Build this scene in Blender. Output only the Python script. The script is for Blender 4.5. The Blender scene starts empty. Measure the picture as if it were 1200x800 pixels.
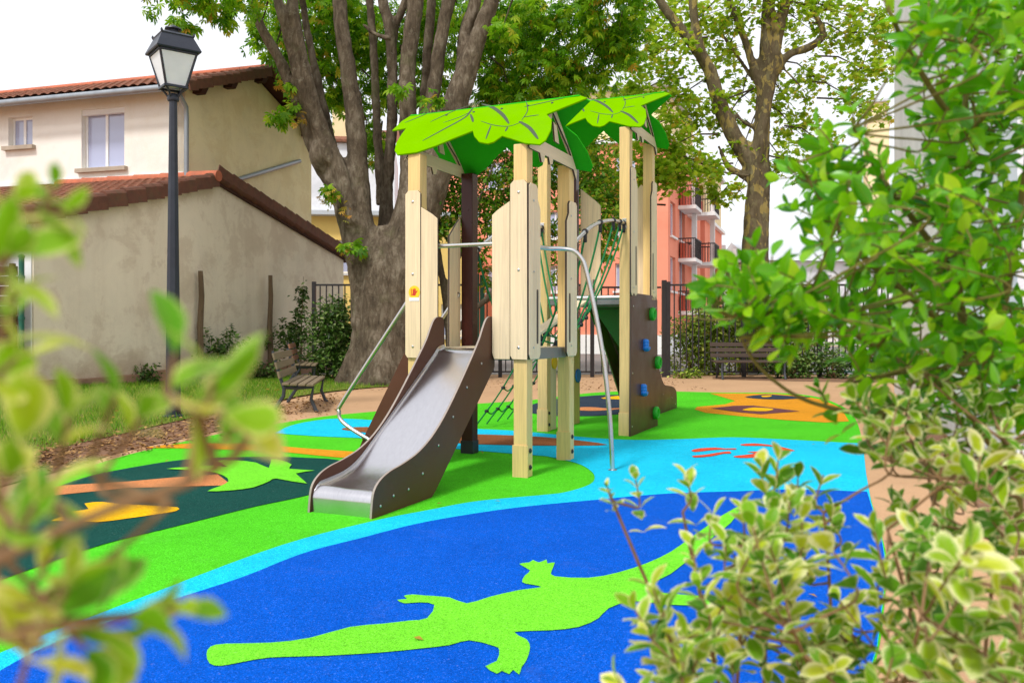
import bpy, bmesh, math, random
import numpy as np
from mathutils import Vector, Matrix, Quaternion, noise as mnoise
random.seed(7); RNG = np.random.default_rng(7)
scene = bpy.context.scene
COL = scene.collection
# ------------------------------------------------------------------ camera
CAM_H = 1.25
FPX, HOR = 1000.0, 385.0            # focal length and horizon row in photo pixels (1200 x 800)
cd = bpy.data.cameras.new('camera'); cam = bpy.data.objects.new('camera', cd); COL.objects.link(cam)
cam.location = (0, 0, CAM_H); cam.rotation_euler = (math.pi/2, 0, 0)
cd.sensor_width = 36; cd.lens = 30; cd.shift_y = -15/1200
cd.clip_start = 0.02; cd.clip_end = 2000
cd.dof.use_dof = True; cd.dof.focus_distance = 8.0; cd.dof.aperture_fstop = 5.6
scene.camera = cam
# ------------------------------------------------------------------ sky, sun, exposure
SUN_EL, SUN_AZ = math.radians(52), math.radians(212)       # azimuth clockwise from +Y: behind and left of the camera
w = bpy.data.worlds.new('World'); scene.world = w; w.use_nodes = True
nt = w.node_tree; nt.nodes.clear()
o_ = nt.nodes.new('ShaderNodeOutputWorld'); bg = nt.nodes.new('ShaderNodeBackground')
sk = nt.nodes.new('ShaderNodeTexSky'); sk.sky_type = 'NISHITA'; sk.sun_disc = False
sk.sun_elevation = SUN_EL; sk.sun_rotation = SUN_AZ; sk.air_density = 1.0; sk.dust_density = 2.0
mx = nt.nodes.new('ShaderNodeMix'); mx.data_type = 'RGBA'; mx.inputs[0].default_value = 0.85   # an even white cloud cover over the blue
mx.inputs[7].default_value = (8.6, 8.7, 9.0, 1)
nt.links.new(sk.outputs[0], mx.inputs[6]); nt.links.new(mx.outputs[2], bg.inputs[0]); nt.links.new(bg.outputs[0], o_.inputs[0])
bg.inputs[1].default_value = 0.125
sd = bpy.data.lights.new('sun', 'SUN'); sd.energy = 2.5; sd.angle = math.radians(9); sd.color = (1, .975, .94)
so = bpy.data.objects.new('sun', sd); COL.objects.link(so)
sdir = Vector((math.sin(SUN_AZ)*math.cos(SUN_EL), math.cos(SUN_AZ)*math.cos(SUN_EL), math.sin(SUN_EL)))
so.rotation_euler = sdir.to_track_quat('Z', 'Y').to_euler(); so.location = (-8, -12, 20)
vs = scene.view_settings; vs.view_transform = 'Standard'; vs.look = 'None'; vs.gamma = 1; vs.exposure = 0.22; vs.use_curve_mapping = False
scene.render.engine = 'CYCLES'
scene.cycles.max_bounces = 6; scene.cycles.transparent_max_bounces = 6

# ------------------------------------------------------------------ geometry helpers
def gp(x, y, z=0.0):
    Y = (CAM_H - z)*FPX/(y - HOR); return Vector(((x-600)/FPX*Y, Y, z))
def at(x, y, Y):
    return Vector(((x-600)/FPX*Y, Y, CAM_H + (HOR-y)/FPX*Y))
def lin(r, g, b):
    f = lambda c: (c/255/12.92 if c/255 <= .04045 else ((c/255+.055)/1.055)**2.4)
    return (f(r), f(g), f(b))
def catmull(pts, n=6, closed=True):
    out = []; N = len(pts); P = [np.array(p, float) for p in pts]
    rng = range(N) if closed else range(N-1)
    for i in rng:
        p0 = P[(i-1) % N] if closed else P[max(i-1, 0)]
        p1 = P[i]; p2 = P[(i+1) % N]
        p3 = P[(i+2) % N] if closed else P[min(i+2, N-1)]
        for k in range(n):
            t = k/n
            out.append(.5*((2*p1)+(-p0+p2)*t+(2*p0-5*p1+4*p2-p3)*t*t+(-p0+3*p1-3*p2+p3)*t**3))
    if not closed: out.append(P[-1])
    return out

class MB:
    def __init__(s): s.v = []; s.f = []
    def add(s, vs, fs):
        b = len(s.v); s.v += [tuple(p) for p in vs]; s.f += [tuple(i+b for i in f) for f in fs]; return s
    def box(s, c, size, M=None):
        c = Vector(c); h = Vector(size)/2
        vs = []
        for dz in (-1, 1):
            for dx, dy in ((-1,-1),(1,-1),(1,1),(-1,1)):
                p = Vector((dx*h.x, dy*h.y, dz*h.z)); p = M @ p if M else p; vs.append(c+p)
        return s.add(vs, [(3,2,1,0),(4,5,6,7),(0,1,5,4),(1,2,6,5),(2,3,7,6),(3,0,4,7)])
    def box2(s, a, b):
        a = Vector(a); b = Vector(b)
        return s.box((a+b)/2, (abs(b.x-a.x), abs(b.y-a.y), abs(b.z-a.z)))
    def bar(s, p, q, wd, ht, up=(0,0,1)):
        p = Vector(p); q = Vector(q); d = (q-p); L = d.length; d.normalize()
        sx = d.cross(Vector(up)).normalized(); sz = sx.cross(d)
        M = Matrix((sx, d, sz)).transposed()
        return s.box((p+q)/2, (wd, L, ht), M)
    def tube(s, pts, rad, n=8, cap=True, jit=0):
        pts = [Vector(p) for p in pts]; N = len(pts)
        if not hasattr(rad, '__len__'): rad = [rad]*N
        prev = None; rings = []
        for i, p in enumerate(pts):
            t = (pts[min(i+1, N-1)]-pts[max(i-1, 0)])
            if t.length < 1e-9: t = Vector((0,0,1))
            t.normalize()
            if prev is None:
                a = Vector((1,0,0)) if abs(t.x) < .9 else Vector((0,1,0))
                nx = t.cross(a).normalized()
            else:
                nx = (prev - t*prev.dot(t)); nx = nx.normalized() if nx.length > 1e-6 else t.orthogonal().normalized()
            prev = nx; ny = t.cross(nx)
            ring = []
            for k in range(n):
                a = 2*math.pi*k/n; r = rad[i]*(1+(random.uniform(-jit, jit) if jit else 0))
                ring.append(p + nx*math.cos(a)*r + ny*math.sin(a)*r)
            rings.append(ring)
        vs = [q for r in rings for q in r]; fs = []
        for i in range(N-1):
            for k in range(n):
                fs.append((i*n+k, i*n+(k+1) % n, (i+1)*n+(k+1) % n, (i+1)*n+k))
        if cap: fs.append(tuple(range(n-1, -1, -1))); fs.append(tuple((N-1)*n+k for k in range(n)))
        return s.add(vs, fs)
    def lathe(s, c, prof, n=16, M=None):
        c = Vector(c); vs = []
        for r, z in prof:
            for k in range(n):
                a = 2*math.pi*k/n; p = Vector((r*math.cos(a), r*math.sin(a), z)); vs.append(c + (M @ p if M else p))
        fs = []
        for i in range(len(prof)-1):
            for k in range(n): fs.append((i*n+k, i*n+(k+1) % n, (i+1)*n+(k+1) % n, (i+1)*n+k))
        fs.append(tuple(range(n-1, -1, -1))); fs.append(tuple((len(prof)-1)*n+k for k in range(n)))
        return s.add(vs, fs)
    def prism(s, outline, thick):
        """outline: coplanar 3-D points; extruded by the vector thick; caps triangulated later"""
        N = len(outline); th = Vector(thick)
        P = [Vector(p) for p in outline]
        nrm = Vector((0,0,0))
        for i in range(N): nrm += P[i].cross(P[(i+1) % N])
        if nrm.dot(th) < 0: P.reverse()
        vs = P + [p+th for p in P]
        fs = [tuple(range(N-1, -1, -1)), tuple(range(N, 2*N))]
        for i in range(N): fs.append((i, (i+1) % N, N+(i+1) % N, N+i))
        return s.add(vs, fs)
    def build(s, name, mat, parent=None, bevel=0, smooth=False, seg=2, tri=False, loc=None, edge=None):
        me = bpy.data.meshes.new(name); me.from_pydata(s.v, [], s.f)
        if bevel or tri or any(len(f) > 4 for f in s.f):
            bm = bmesh.new(); bm.from_mesh(me)
            if bevel:
                es = [e for e in bm.edges if len(e.link_faces) == 2 and e.calc_face_angle(0) > .6]
                bmesh.ops.bevel(bm, geom=es, offset=bevel, segments=seg, affect='EDGES', profile=.6, clamp_overlap=True)
            big = [f for f in bm.faces if len(f.verts) > 4]
            if big: bmesh.ops.triangulate(bm, faces=big, ngon_method='EAR_CLIP')
            bm.to_mesh(me); bm.free()
        me.materials.append(mat)
        if edge:            # cut edges of a sheet material, across the extrusion direction
            me.materials.append(edge[1]); t = Vector(edge[0]).normalized()
            for p in me.polygons:
                if abs(p.normal.dot(t)) < .5: p.material_index = 1
        if smooth: smooth_mesh(me, 40)
        return obj(name, me, parent, loc)
def smooth_mesh(me, ang=40):
    me.polygons.foreach_set('use_smooth', [True]*len(me.polygons))
    try: me.set_sharp_from_angle(angle=math.radians(ang))
    except Exception: pass
def obj(name, me, parent=None, loc=None):
    o = bpy.data.objects.new(name, me); COL.objects.link(o)
    if parent is not None: o.parent = parent
    if loc is not None: o.location = loc
    return o
def tag(o, label=None, cat=None, group=None, kind=None):
    if label: o['label'] = label
    if cat: o['category'] = cat
    if group: o['group'] = group
    if kind: o['kind'] = kind
    return o
def thing(name, label, cat, loc=(0,0,0), rz=0, group=None):
    o = bpy.data.objects.new(name, None); COL.objects.link(o); o.location = loc; o.rotation_euler = (0,0,rz); o.empty_display_size = .2
    return tag(o, label, cat, group)
def copy_tree(o, parent=None):
    c = o.copy(); COL.objects.link(c); c.parent = parent
    for ch in list(o.children): copy_tree(ch, c)
    return c

# ------------------------------------------------------------------ materials
class NT:
    def __init__(s, name):
        s.m = bpy.data.materials.new(name); s.m.use_nodes = True; s.t = s.m.node_tree; s.t.nodes.clear()
        s.out = s.n('ShaderNodeOutputMaterial'); s.b = s.n('ShaderNodeBsdfPrincipled'); s.l(s.b.outputs[0], s.out.inputs[0])
    def n(s, t, **k):
        nd = s.t.nodes.new(t)
        for a, b in k.items(): setattr(nd, a, b)
        return nd
    def l(s, a, b): s.t.links.new(a, b)
    def coords(s, stretch=(1,1,1), rnd=True, kind='Object'):
        tc = s.n('ShaderNodeTexCoord'); v = tc.outputs[kind]
        if rnd:
            oi = s.n('ShaderNodeObjectInfo'); a = s.n('ShaderNodeVectorMath', operation='MULTIPLY_ADD')
            cb = s.n('ShaderNodeCombineXYZ'); mu = s.n('ShaderNodeMath', operation='MULTIPLY'); mu.inputs[1].default_value = 37.0
            s.l(oi.outputs['Random'], mu.inputs[0])
            for i in range(3): s.l(mu.outputs[0], cb.inputs[i])
            a.inputs[1].default_value = stretch; s.l(v, a.inputs[0]); s.l(cb.outputs[0], a.inputs[2]); return a.outputs[0]
        a = s.n('ShaderNodeVectorMath', operation='MULTIPLY'); a.inputs[1].default_value = stretch; s.l(v, a.inputs[0]); return a.outputs[0]
    def noise(s, vec, scale, detail=5, rough=.6, dist=0):
        nd = s.n('ShaderNodeTexNoise'); nd.inputs['Scale'].default_value = scale; nd.inputs['Detail'].default_value = detail
        nd.inputs['Roughness'].default_value = rough; nd.inputs['Distortion'].default_value = dist; s.l(vec, nd.inputs['Vector']); return nd.outputs[0]
    def ramp(s, fac, stops):
        r = s.n('ShaderNodeValToRGB'); e = r.color_ramp.elements
        while len(e) < len(stops): e.new(.5)
        for i, (p, c) in enumerate(stops): e[i].position = p; e[i].color = (*c, 1) if len(c) == 3 else c
        s.l(fac, r.inputs[0]); return r.outputs[0]
    def mix(s, fac, a, b, mode='MIX'):
        m = s.n('ShaderNodeMix', data_type='RGBA', blend_type=mode)
        for sock, v in ((m.inputs[0], fac), (m.inputs[6], a), (m.inputs[7], b)):
            if isinstance(v, (int, float)): sock.default_value = v
            elif isinstance(v, tuple): sock.default_value = (*v, 1) if len(v) == 3 else v
            else: s.l(v, sock)
        return m.outputs[2]
    def math(s, op, a, b=None):
        m = s.n('ShaderNodeMath', operation=op)
        for i, v in enumerate((a, b)):
            if v is None: continue
            if isinstance(v, (int, float)): m.inputs[i].default_value = v
            else: s.l(v, m.inputs[i])
        return m.outputs[0]
    def bump(s, h, strength=.3, dist=.01):
        b = s.n('ShaderNodeBump'); b.inputs['Strength'].default_value = strength; b.inputs['Distance'].default_value = dist
        s.l(h, b.inputs['Height']); s.l(b.outputs[0], s.b.inputs['Normal'])
    def set(s, color=None, rough=None, metal=None, spec=None):
        for nm, v in (('Base Color', color), ('Roughness', rough), ('Metallic', metal), ('Specular IOR Level', spec)):
            if v is None: continue
            if isinstance(v, (int, float)): s.b.inputs[nm].default_value = v
            elif isinstance(v, tuple): s.b.inputs[nm].default_value = (*v, 1)
            else: s.l(v, s.b.inputs[nm])
        return s
def pmat(name, c, var=.18, scale=4, rough=.6, rvar=.1, bump=.15, bscale=40, bdist=.004, metal=0, spec=.5, stretch=(1,1,1), dirt=0, dirtcol=(.06,.045,.03)):
    s = NT(name); v = s.coords(stretch)
    n1 = s.noise(v, scale, 6); n2 = s.noise(v, bscale, 5)
    lo = tuple(x*(1-var) for x in c); hi = tuple(min(1, x*(1+var)) for x in c)
    col = s.ramp(n1, [(.3, lo), (.7, hi)])
    col = s.mix(.12, col, s.ramp(n2, [(.35, tuple(x*.6 for x in c)), (.65, tuple(min(1, x*1.35) for x in c))]))
    if dirt:
        nd = s.noise(v, scale*.6, 8, .7, .6); k = s.ramp(nd, [(.48, (0,0,0)), (.75, (dirt,)*3)]); col = s.mix(k, col, dirtcol)
    rr = s.ramp(n1, [(.3, (max(0, rough-rvar),)*3), (.7, (min(1, rough+rvar),)*3)])
    s.set(col, rr, metal, spec)
    if bump: s.bump(n2, bump, bdist)
    return s.m
def wood(name, c, grain=.35, rough=.55, axis='z', scale=1.0, lines=60):
    s = NT(name); st = {'z': (1,1,.04), 'x': (.04,1,1), 'y': (1,.04,1)}[axis]
    v = s.coords(st); n1 = s.noise(v, lines*scale, 6, .65, .4); n2 = s.noise(v, 9*scale, 4)
    oi = s.n('ShaderNodeObjectInfo')
    col = s.ramp(n1, [(.3, tuple(x*(1-grain) for x in c)), (.55, c), (.75, tuple(min(1, x*1.12) for x in c))])
    col = s.mix(.35, col, s.ramp(n2, [(.35, tuple(x*.78 for x in c)), (.65, tuple(min(1, x*1.12) for x in c))]))
    hv = s.n('ShaderNodeHueSaturation'); s.l(col, hv.inputs['Color'])
    s.l(s.math('MULTIPLY_ADD', oi.outputs['Random'], .16), hv.inputs['Value'])
    hv.inputs['Value'].links[0].from_node.inputs[2].default_value = .92
    s.set(hv.outputs[0], rough, 0, .4); s.bump(n1, .12, .003); return s.m
def leafmat(name, stops, rough=.45, trans=.35, spec=.4, edge=None, blotch=None, er=(.6,.88)):
    """stops: colours picked leaf by leaf (attribute rnd or object random)"""
    s = NT(name)
    at_ = s.n('ShaderNodeAttribute', attribute_name='rnd'); oi = s.n('ShaderNodeObjectInfo')
    r = s.math('FRACT', s.math('ADD', at_.outputs['Fac'], oi.outputs['Random']))
    col = s.ramp(r, stops)
    uvn = s.n('ShaderNodeUVMap'); uvn.uv_map = 'leaf'
    sp = s.n('ShaderNodeSeparateXYZ'); s.l(uvn.outputs[0], sp.inputs[0])
    au = s.math('ABSOLUTE', s.math('SUBTRACT', s.math('MULTIPLY', sp.outputs[0], 2), 1))
    tc = s.coords((1,1,1), True)
    nz = s.noise(tc, 90, 4, .6)
    mid = s.ramp(au, [(0, (1,1,1)), (.09, (0,0,0))])
    col = s.mix(s.math('MULTIPLY', mid, .35), col, (.35,.42,.12))
    col = s.mix(.25, col, s.ramp(nz, [(.35, (.02,.05,.01)), (.65, (.3,.4,.1))]), 'SOFT_LIGHT')
    if edge:
        vt = s.math('ABSOLUTE', s.math('SUBTRACT', s.math('MULTIPLY', sp.outputs[1], 2), 1))
        m = s.math('MAXIMUM', au, s.math('MULTIPLY', vt, .9))
        m = s.math('ADD', m, s.math('MULTIPLY', s.math('SUBTRACT', nz, .5), 1.5))
        m = s.math('ADD', m, s.math('MULTIPLY', s.math('SUBTRACT', r, .5), .35))
        col = s.mix(s.ramp(m, [(er[0], (0,0,0)), (er[1], (1,1,1))]), col, edge)
    if blotch:
        n3 = s.noise(tc, 28, 3); col = s.mix(s.ramp(n3, [(.62, (0,0,0)), (.72, (1,1,1))]), col, blotch)
    s.set(col, rough, 0, spec)
    tr = s.n('ShaderNodeBsdfTranslucent'); s.l(s.mix(.0, col, (1,1,1)), tr.inputs[0])
    ms = s.n('ShaderNodeMixShader'); ms.inputs[0].default_value = trans
    s.l(s.b.outputs[0], ms.inputs[1]); s.l(tr.outputs[0], ms.inputs[2]); s.l(ms.outputs[0], s.out.inputs[0])
    return s.m

def rubber(name, c):
    s = NT(name); tc = s.n('ShaderNodeTexCoord'); geo = s.n('ShaderNodeNewGeometry'); v = geo.outputs['Position']
    vo = s.n('ShaderNodeTexVoronoi'); vo.inputs['Scale'].default_value = 260; s.l(v, vo.inputs['Vector'])
    sep = s.n('ShaderNodeSeparateColor'); s.l(vo.outputs['Color'], sep.inputs[0])
    col = s.ramp(sep.outputs[0], [(0, tuple(x*.5 for x in c)), (.3, tuple(x*.85 for x in c)), (.6, c), (.93, tuple(min(1, x*1.2) for x in c)), (1, tuple(min(1, x*1.4+.06) for x in c))])
    n1 = s.noise(v, .9, 6, .7); n2 = s.noise(v, 14, 5, .7)
    col = s.mix(1.0, col, s.ramp(n1, [(.28, (.78,.8,.82)), (.5, (.94,.94,.94)), (.68, (1,1,1))]), 'MULTIPLY')
    col = s.mix(1.0, col, s.ramp(n2, [(.3, (.9,.9,.9)), (.62, (1,1,1))]), 'MULTIPLY')
    vo2 = s.n('ShaderNodeTexVoronoi'); vo2.inputs['Scale'].default_value = 11; s.l(v, vo2.inputs['Vector'])
    col = s.mix(s.ramp(s.noise(v, 2.6, 8, .75, .6), [(.58, (0,0,0)), (.8, (.07,)*3)]), col, (.4,.36,.28))
    spk = s.ramp(vo2.outputs['Distance'], [(.035, (1,1,1)), (.06, (0,0,0))])
    col = s.mix(s.math('MULTIPLY', spk, .16), col, (.55,.5,.4))
    s.set(col, .9, 0, .05); s.bump(vo.outputs['Distance'], .5, .002); return s.m
def render_wall(name, c, stain, base=None, sc=.6, zlo=0, zhi=1.2):
    """rendered masonry with weather stains; base: rising-damp colour near the foot (dirt with its own ragged outline)"""
    s = NT(name); v = s.coords((1,1,1), False)
    n1 = s.noise(v, sc, 8, .68, .5); n2 = s.noise(v, 55, 5); vs_ = s.coords((1,1,.12), False); n3 = s.noise(vs_, 1.1, 8, .7, .4)
    col = s.ramp(n1, [(.34, tuple(x*.84 for x in c)), (.5, tuple(x*.97 for x in c)), (.62, c)])
    col = s.mix(s.ramp(n3, [(.5, (0,0,0)), (.8, (.45,)*3)]), col, stain)
    pb = s.noise(v, sc*1.4, 10, .75, .35); col = s.mix(s.ramp(pb, [(.5, (0,0,0)), (.56, (.38,)*3), (.7, (.5,)*3)]), col, stain)
    col = s.mix(s.ramp(s.noise(v, sc*2.3, 7, .7, .8), [(.55, (0,0,0)), (.72, (.35,)*3)]), col, tuple(min(1, x*1.1) for x in c))
    if base:
        sp = s.n('ShaderNodeSeparateXYZ'); s.l(v, sp.inputs[0])
        h = s.math('ADD', sp.outputs[2], s.math('MULTIPLY', s.math('SUBTRACT', n1, .5), 1.6))
        col = s.mix(s.ramp(s.math('DIVIDE', h, max(zhi, .01)), [(.15, (.8,)*3), (.75, (0,0,0))]), col, base)
    col = s.mix(.14, col, s.ramp(n2, [(.35, tuple(x*.6 for x in c)), (.65, tuple(min(1, x*1.3) for x in c))]))
    s.set(col, .9, 0, .2); s.bump(s.math('ADD', n2, s.math('MULTIPLY', n1, 2)), .35, .006); return s.m
def bark(name, stops, sc=1.0, patch=False):
    s = NT(name); v = s.coords((1,1,.35), False); v2 = s.coords((1,1,1), False)
    n1 = s.noise(v, 9*sc, 8, .7, .6); n2 = s.noise(v2, 1.3*sc, 5, .6, .4)
    col = s.ramp(s.math('ADD', s.math('MULTIPLY', n1, .6), s.math('MULTIPLY', n2, .4)), stops)
    if patch:
        n3 = s.noise(s.coords((1,1,.55), False), 4.5, 3, .5, .6)
        col = s.mix(s.ramp(n3, [(.545, (0,0,0)), (.58, (.85,.85,.85))]), col, lin(160,142,84))
        n4 = s.noise(s.coords((1.2,1,.6), False), 6.1, 3, .5, .6)
        col = s.mix(s.ramp(n4, [(.6, (0,0,0)), (.63, (1,1,1))]), col, lin(120,112,82))
    else:
        lich = s.noise(v2, 7*sc, 6, .7); col = s.mix(s.ramp(lich, [(.58, (0,0,0)), (.72, (.5,)*3)]), col, lin(160,155,135))
        moss = s.noise(v2, 1.7*sc, 4, .6); col = s.mix(s.ramp(moss, [(.58, (0,0,0)), (.75, (.4,)*3)]), col, lin(92,98,58))
    s.set(col, .9, 0, .15); s.bump(s.math('ADD', n1, s.math('MULTIPLY', s.noise(v2, 30*sc, 6, .7), .5)), .9, .05); return s.m

M = {}
M['path'] = None
def ground_mat():
    s = NT('path_resin'); v = s.coords((1,1,1), False)
    n1 = s.noise(v, .5, 8, .65, .3); n2 = s.noise(v, 60, 4); n3 = s.noise(v, 5, 7, .7)
    c = lin(190,152,116)
    col = s.ramp(n1, [(.3, tuple(x*.82 for x in c)), (.68, tuple(min(1, x*1.08) for x in c))])
    col = s.mix(s.ramp(n3, [(.5, (0,0,0)), (.75, (.35,)*3)]), col, lin(150,112,80))
    col = s.mix(.35, col, s.ramp(n2, [(.3, tuple(x*.6 for x in c)), (.7, tuple(min(1, x*1.25) for x in c))]))
    s.set(col, .95, 0, .15); s.bump(n2, .4, .004); return s.m
M['path'] = ground_mat()
def lawn_mat():
    s = NT('lawn_soil'); v = s.coords((1,1,1), False)
    n1 = s.noise(v, .8, 8, .7, .3); n2 = s.noise(v, 45, 5)
    col = s.ramp(n1, [(.35, lin(84,116,24)), (.52, lin(112,132,40)), (.7, lin(140,114,76))])
    col = s.mix(.5, col, s.ramp(n2, [(.3, lin(50,48,22)), (.7, lin(140,134,70))]))
    s.set(col, .95, 0, .1); s.bump(n2, .8, .02); return s.m
M['lawn'] = lawn_mat()
M['soil'] = pmat('soil', lin(126,92,66), .3, 3, .95, .03, .8, 35, .02)
M['asphalt'] = pmat('asphalt', lin(120,116,112), .12, 1.5, .9, .05, .4, 90, .004)
M['concrete'] = pmat('weathered_concrete', lin(172,158,140), .15, 4, .9, .05, .4, 50, .004)
M['kerb'] = pmat('kerb_stone', lin(205,200,196), .1, 3, .85, .05, .3, 60, .004)
G_LIGHT = rubber('rubber_light_green', lin(82,200,34)); G_LIGHT2 = rubber('rubber_lime', lin(116,216,48))
G_TEAL = rubber('rubber_dark_green', lin(20,74,66)); G_BLUE = rubber('rubber_blue', lin(0,86,196)); G_CYAN = rubber('rubber_sky_blue', lin(26,198,238))
G_YEL = rubber('rubber_yellow', lin(248,186,16)); G_OCH = rubber('rubber_ochre', lin(222,150,34)); G_BRN = rubber('rubber_brown', lin(142,88,54))
G_PEACH = rubber('rubber_terracotta', lin(206,134,84)); G_RED = rubber('rubber_red', lin(224,82,52)); G_PUR = rubber('rubber_plum', lin(112,70,72)); G_NAVY = rubber('rubber_navy', lin(48,62,78))

M['post'] = wood('post_wood', lin(228,196,130), .3, .5)
M['plank'] = wood('plank_wood', lin(230,208,170), .26, .5)
M['plank_h'] = wood('plank_wood_flat', lin(226,206,172), .16, .5, 'y')
M['edge'] = pmat('panel_edge', lin(70,56,46), .15, 6, .6)
M['darkpost'] = pmat('dark_steel_post', lin(62,24,18), .12, 5, .3, .06, .05, 60, .002, 0, .35)
M['hpl'] = pmat('brown_panel', lin(84,52,38), .1, 3, .4, .08, .06, 90, .001, 0, .22, dirt=.12, dirtcol=lin(112,92,76))
M['hpl_edge'] = pmat('brown_panel_edge', lin(150,138,128), .1, 8, .5)
M['steel'] = pmat('stainless_steel', (.62,.61,.6), .08, 3, .3, .1, .05, 120, .001, 1.0, .5, (1,1,1))
M['chute'] = pmat('polished_chute', (.62,.605,.63), .05, 2.0, .25, .05, 0, 200, .001, 1.0, .5, (1,.1,.1))
M['roofg'] = pmat('lime_panel', lin(112,170,0), .05, 3, .6, .06, .03, 90, .001, 0, .0, dirt=.12, dirtcol=lin(120,150,60))
M['roofback'] = pmat('back_roof_panel', lin(44,172,26), .08, 3, .6, .06, .03, 90, .001, 0, .05)  # back slopes: base green lightened to stand in for light bounced beneath
M['vein'] = pmat('engraved_vein', lin(58,72,50), .1, 8, .7)
M['greenpl'] = pmat('green_panel', lin(18,118,26), .08, 3, .42, .06, .03)
M['hold_g'] = pmat('green_hold', lin(40,170,44), .12, 8, .5, .06, .3, 150, .002)
M['hold_b'] = pmat('blue_hold', lin(24,120,214), .12, 8, .5, .06, .3, 150, .002)
M['rope'] = pmat('green_rope', lin(10,112,54), .2, 60, .75, .05, .6, 300, .003)
M['blackpl'] = pmat('black_plastic', lin(32,32,36), .15, 20, .45, .08, .1)
M['deckgrey'] = pmat('deck_frame_grey', lin(128,128,126), .12, 6, .45, .08, .1, 80, .002, .5)
M['white'] = pmat('white_paint', lin(236,236,234), .04, 2, .55, .08, .08)
M['yellow'] = pmat('yellow_print', lin(246,196,24), .04, 6, .5); M['redprint'] = pmat('red_print', lin(196,52,30), .05, 6, .5)
M['lampmetal'] = pmat('lamp_blue_black', lin(30,35,48), .14, 5, .42, .08, .12, 60, .002, .0, .5, dirt=.2, dirtcol=lin(84,88,96))
def glassmat():
    s = NT('frosted_glass'); v = s.coords(); n = s.noise(v, 3, 6)
    s.set(s.ramp(n, [(.3, lin(224,230,238)), (.7, lin(240,244,250))]), .35, 0, .5)
    s.b.inputs['Transmission Weight'].default_value = .08; return s.m
M['frost'] = glassmat()
def winmat():
    s = NT('window_glass'); s.set(lin(168,174,204), .06, 0, 1.0); s.b.inputs['Coat Weight'].default_value = .6; return s.m
M['glass'] = winmat()
M['glassdark'] = pmat('dark_window_glass', lin(52,50,54), .2, 2, .08, .03, 0, spec=1.0)
M['fence'] = pmat('black_fence_paint', lin(38,34,36), .15, 6, .5, .08, .15)
M['benchwood'] = wood('weathered_bench_wood', lin(124,108,84), .35, .8, 'x', 1.0, 40)
M['benchred'] = wood('reddish_bench_wood', lin(150,104,80), .3, .8, 'x', 1.0, 40)
M['benchdark'] = wood('dark_bench_wood', lin(74,60,50), .3, .8, 'x', 1.0, 40)
M['iron'] = pmat('cast_iron', lin(52,56,62), .2, 8, .6, .08, .3, 40, .003)
M['rend_cream'] = render_wall('cream_render', lin(242,238,228), lin(232,222,204), None, .5)
M['rend_tan'] = render_wall('tan_render', lin(250,232,190), lin(226,200,148), None, .7)
M['rend_grey'] = render_wall('grey_beige_render', lin(238,224,202), lin(194,170,146), lin(156,118,88), .55, 0, 1.1)
M['stonefoot'] = pmat('footing_stone', lin(150,116,92), .25, 2, .95, .03, .8, 25, .02)
M['tile'] = pmat('clay_roof_tile', lin(132,86,68), .45, 9, .9, .06, .5, 40, .005, spec=.2, dirt=.75, dirtcol=lin(104,90,66))
M['tiledk'] = pmat('verge_tile', lin(104,64,48), .35, 6, .85, .06, .4, 40, .005, dirt=.6, dirtcol=lin(84,80,52))
M['tileridge'] = pmat('ridge_tile', lin(186,104,74), .25, 4, .85, .06, .4, 40, .005, dirt=.3, dirtcol=lin(120,100,80))
M['zinc'] = pmat('zinc', lin(150,156,162), .12, 4, .45, .1, .1, 50, .002, .6)
M['timber'] = wood('dark_timber', lin(70,38,28), .3, .8, 'x', 1, 30)
M['rottimber'] = wood('rotten_timber', lin(118,98,76), .45, .95, 'z', 1, 25)
M['boards'] = wood('dark_fence_board', lin(86,58,36), .4, .85, 'x', 1, 30)
M['greenpaint'] = pmat('green_paint', lin(18,92,72), .12, 5, .4)
M['salmon'] = render_wall('salmon_render', lin(250,156,128), lin(238,138,110), None, .25)
M['salmon_dk'] = render_wall('brick_red_render', lin(216,112,90), lin(196,98,78), None, .3)
M['cream2'] = render_wall('pale_yellow_render', lin(244,222,176), lin(226,204,160), None, .25)
M['yellowr'] = render_wall('yellow_render', lin(242,206,122), lin(226,190,108), None, .3)
M['whiter'] = render_wall('white_render', lin(232,232,236), lin(196,196,200), None, .35)
M['roofgrey'] = pmat('grey_roof_sheet', lin(190,194,200), .08, 2, .5, .1, .1)
M['bark1'] = bark('chestnut_bark', [(.32, lin(44,36,28)), (.5, lin(98,86,71)), (.7, lin(152,140,122))])
M['bark2'] = bark('plane_bark', [(.3, lin(70,62,46)), (.55, lin(108,96,74)), (.75, lin(136,124,98))], 1, True)
M['bark3'] = bark('dark_bark', [(.3, lin(50,44,36)), (.6, lin(96,86,70))], 2)
M['twig'] = pmat('twig_bark', lin(110,104,48), .25, 30, .85, .05, .4, 120, .002)
M['twigdk'] = pmat('brown_branch_bark', lin(128,98,66), .25, 30, .85, .05, .4, 120, .002)
M['leaf_chest'] = leafmat('chestnut_leaf', [(0, lin(72,128,8)), (.35, lin(118,174,16)), (.7, lin(158,206,32)), (.93, lin(190,212,52)), (1, lin(212,168,56))], .5, .6)
M['leaf_plane'] = leafmat('plane_leaf', [(0, lin(128,168,20)), (.4, lin(162,198,34)), (.85, lin(198,216,60)), (1, lin(214,184,72))], .55, .62)
M['leaf_mid'] = leafmat('dark_tree_leaf', [(0, lin(58,108,12)), (.5, lin(100,150,20)), (.85, lin(142,174,38)), (1, lin(200,152,60))], .5, .5)
M['leaf_hedge'] = leafmat('hedge_leaf', [(0, lin(40,72,18)), (.5, lin(76,114,36)), (.85, lin(120,148,70)), (1, lin(150,164,104))], .5, .25)
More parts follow.
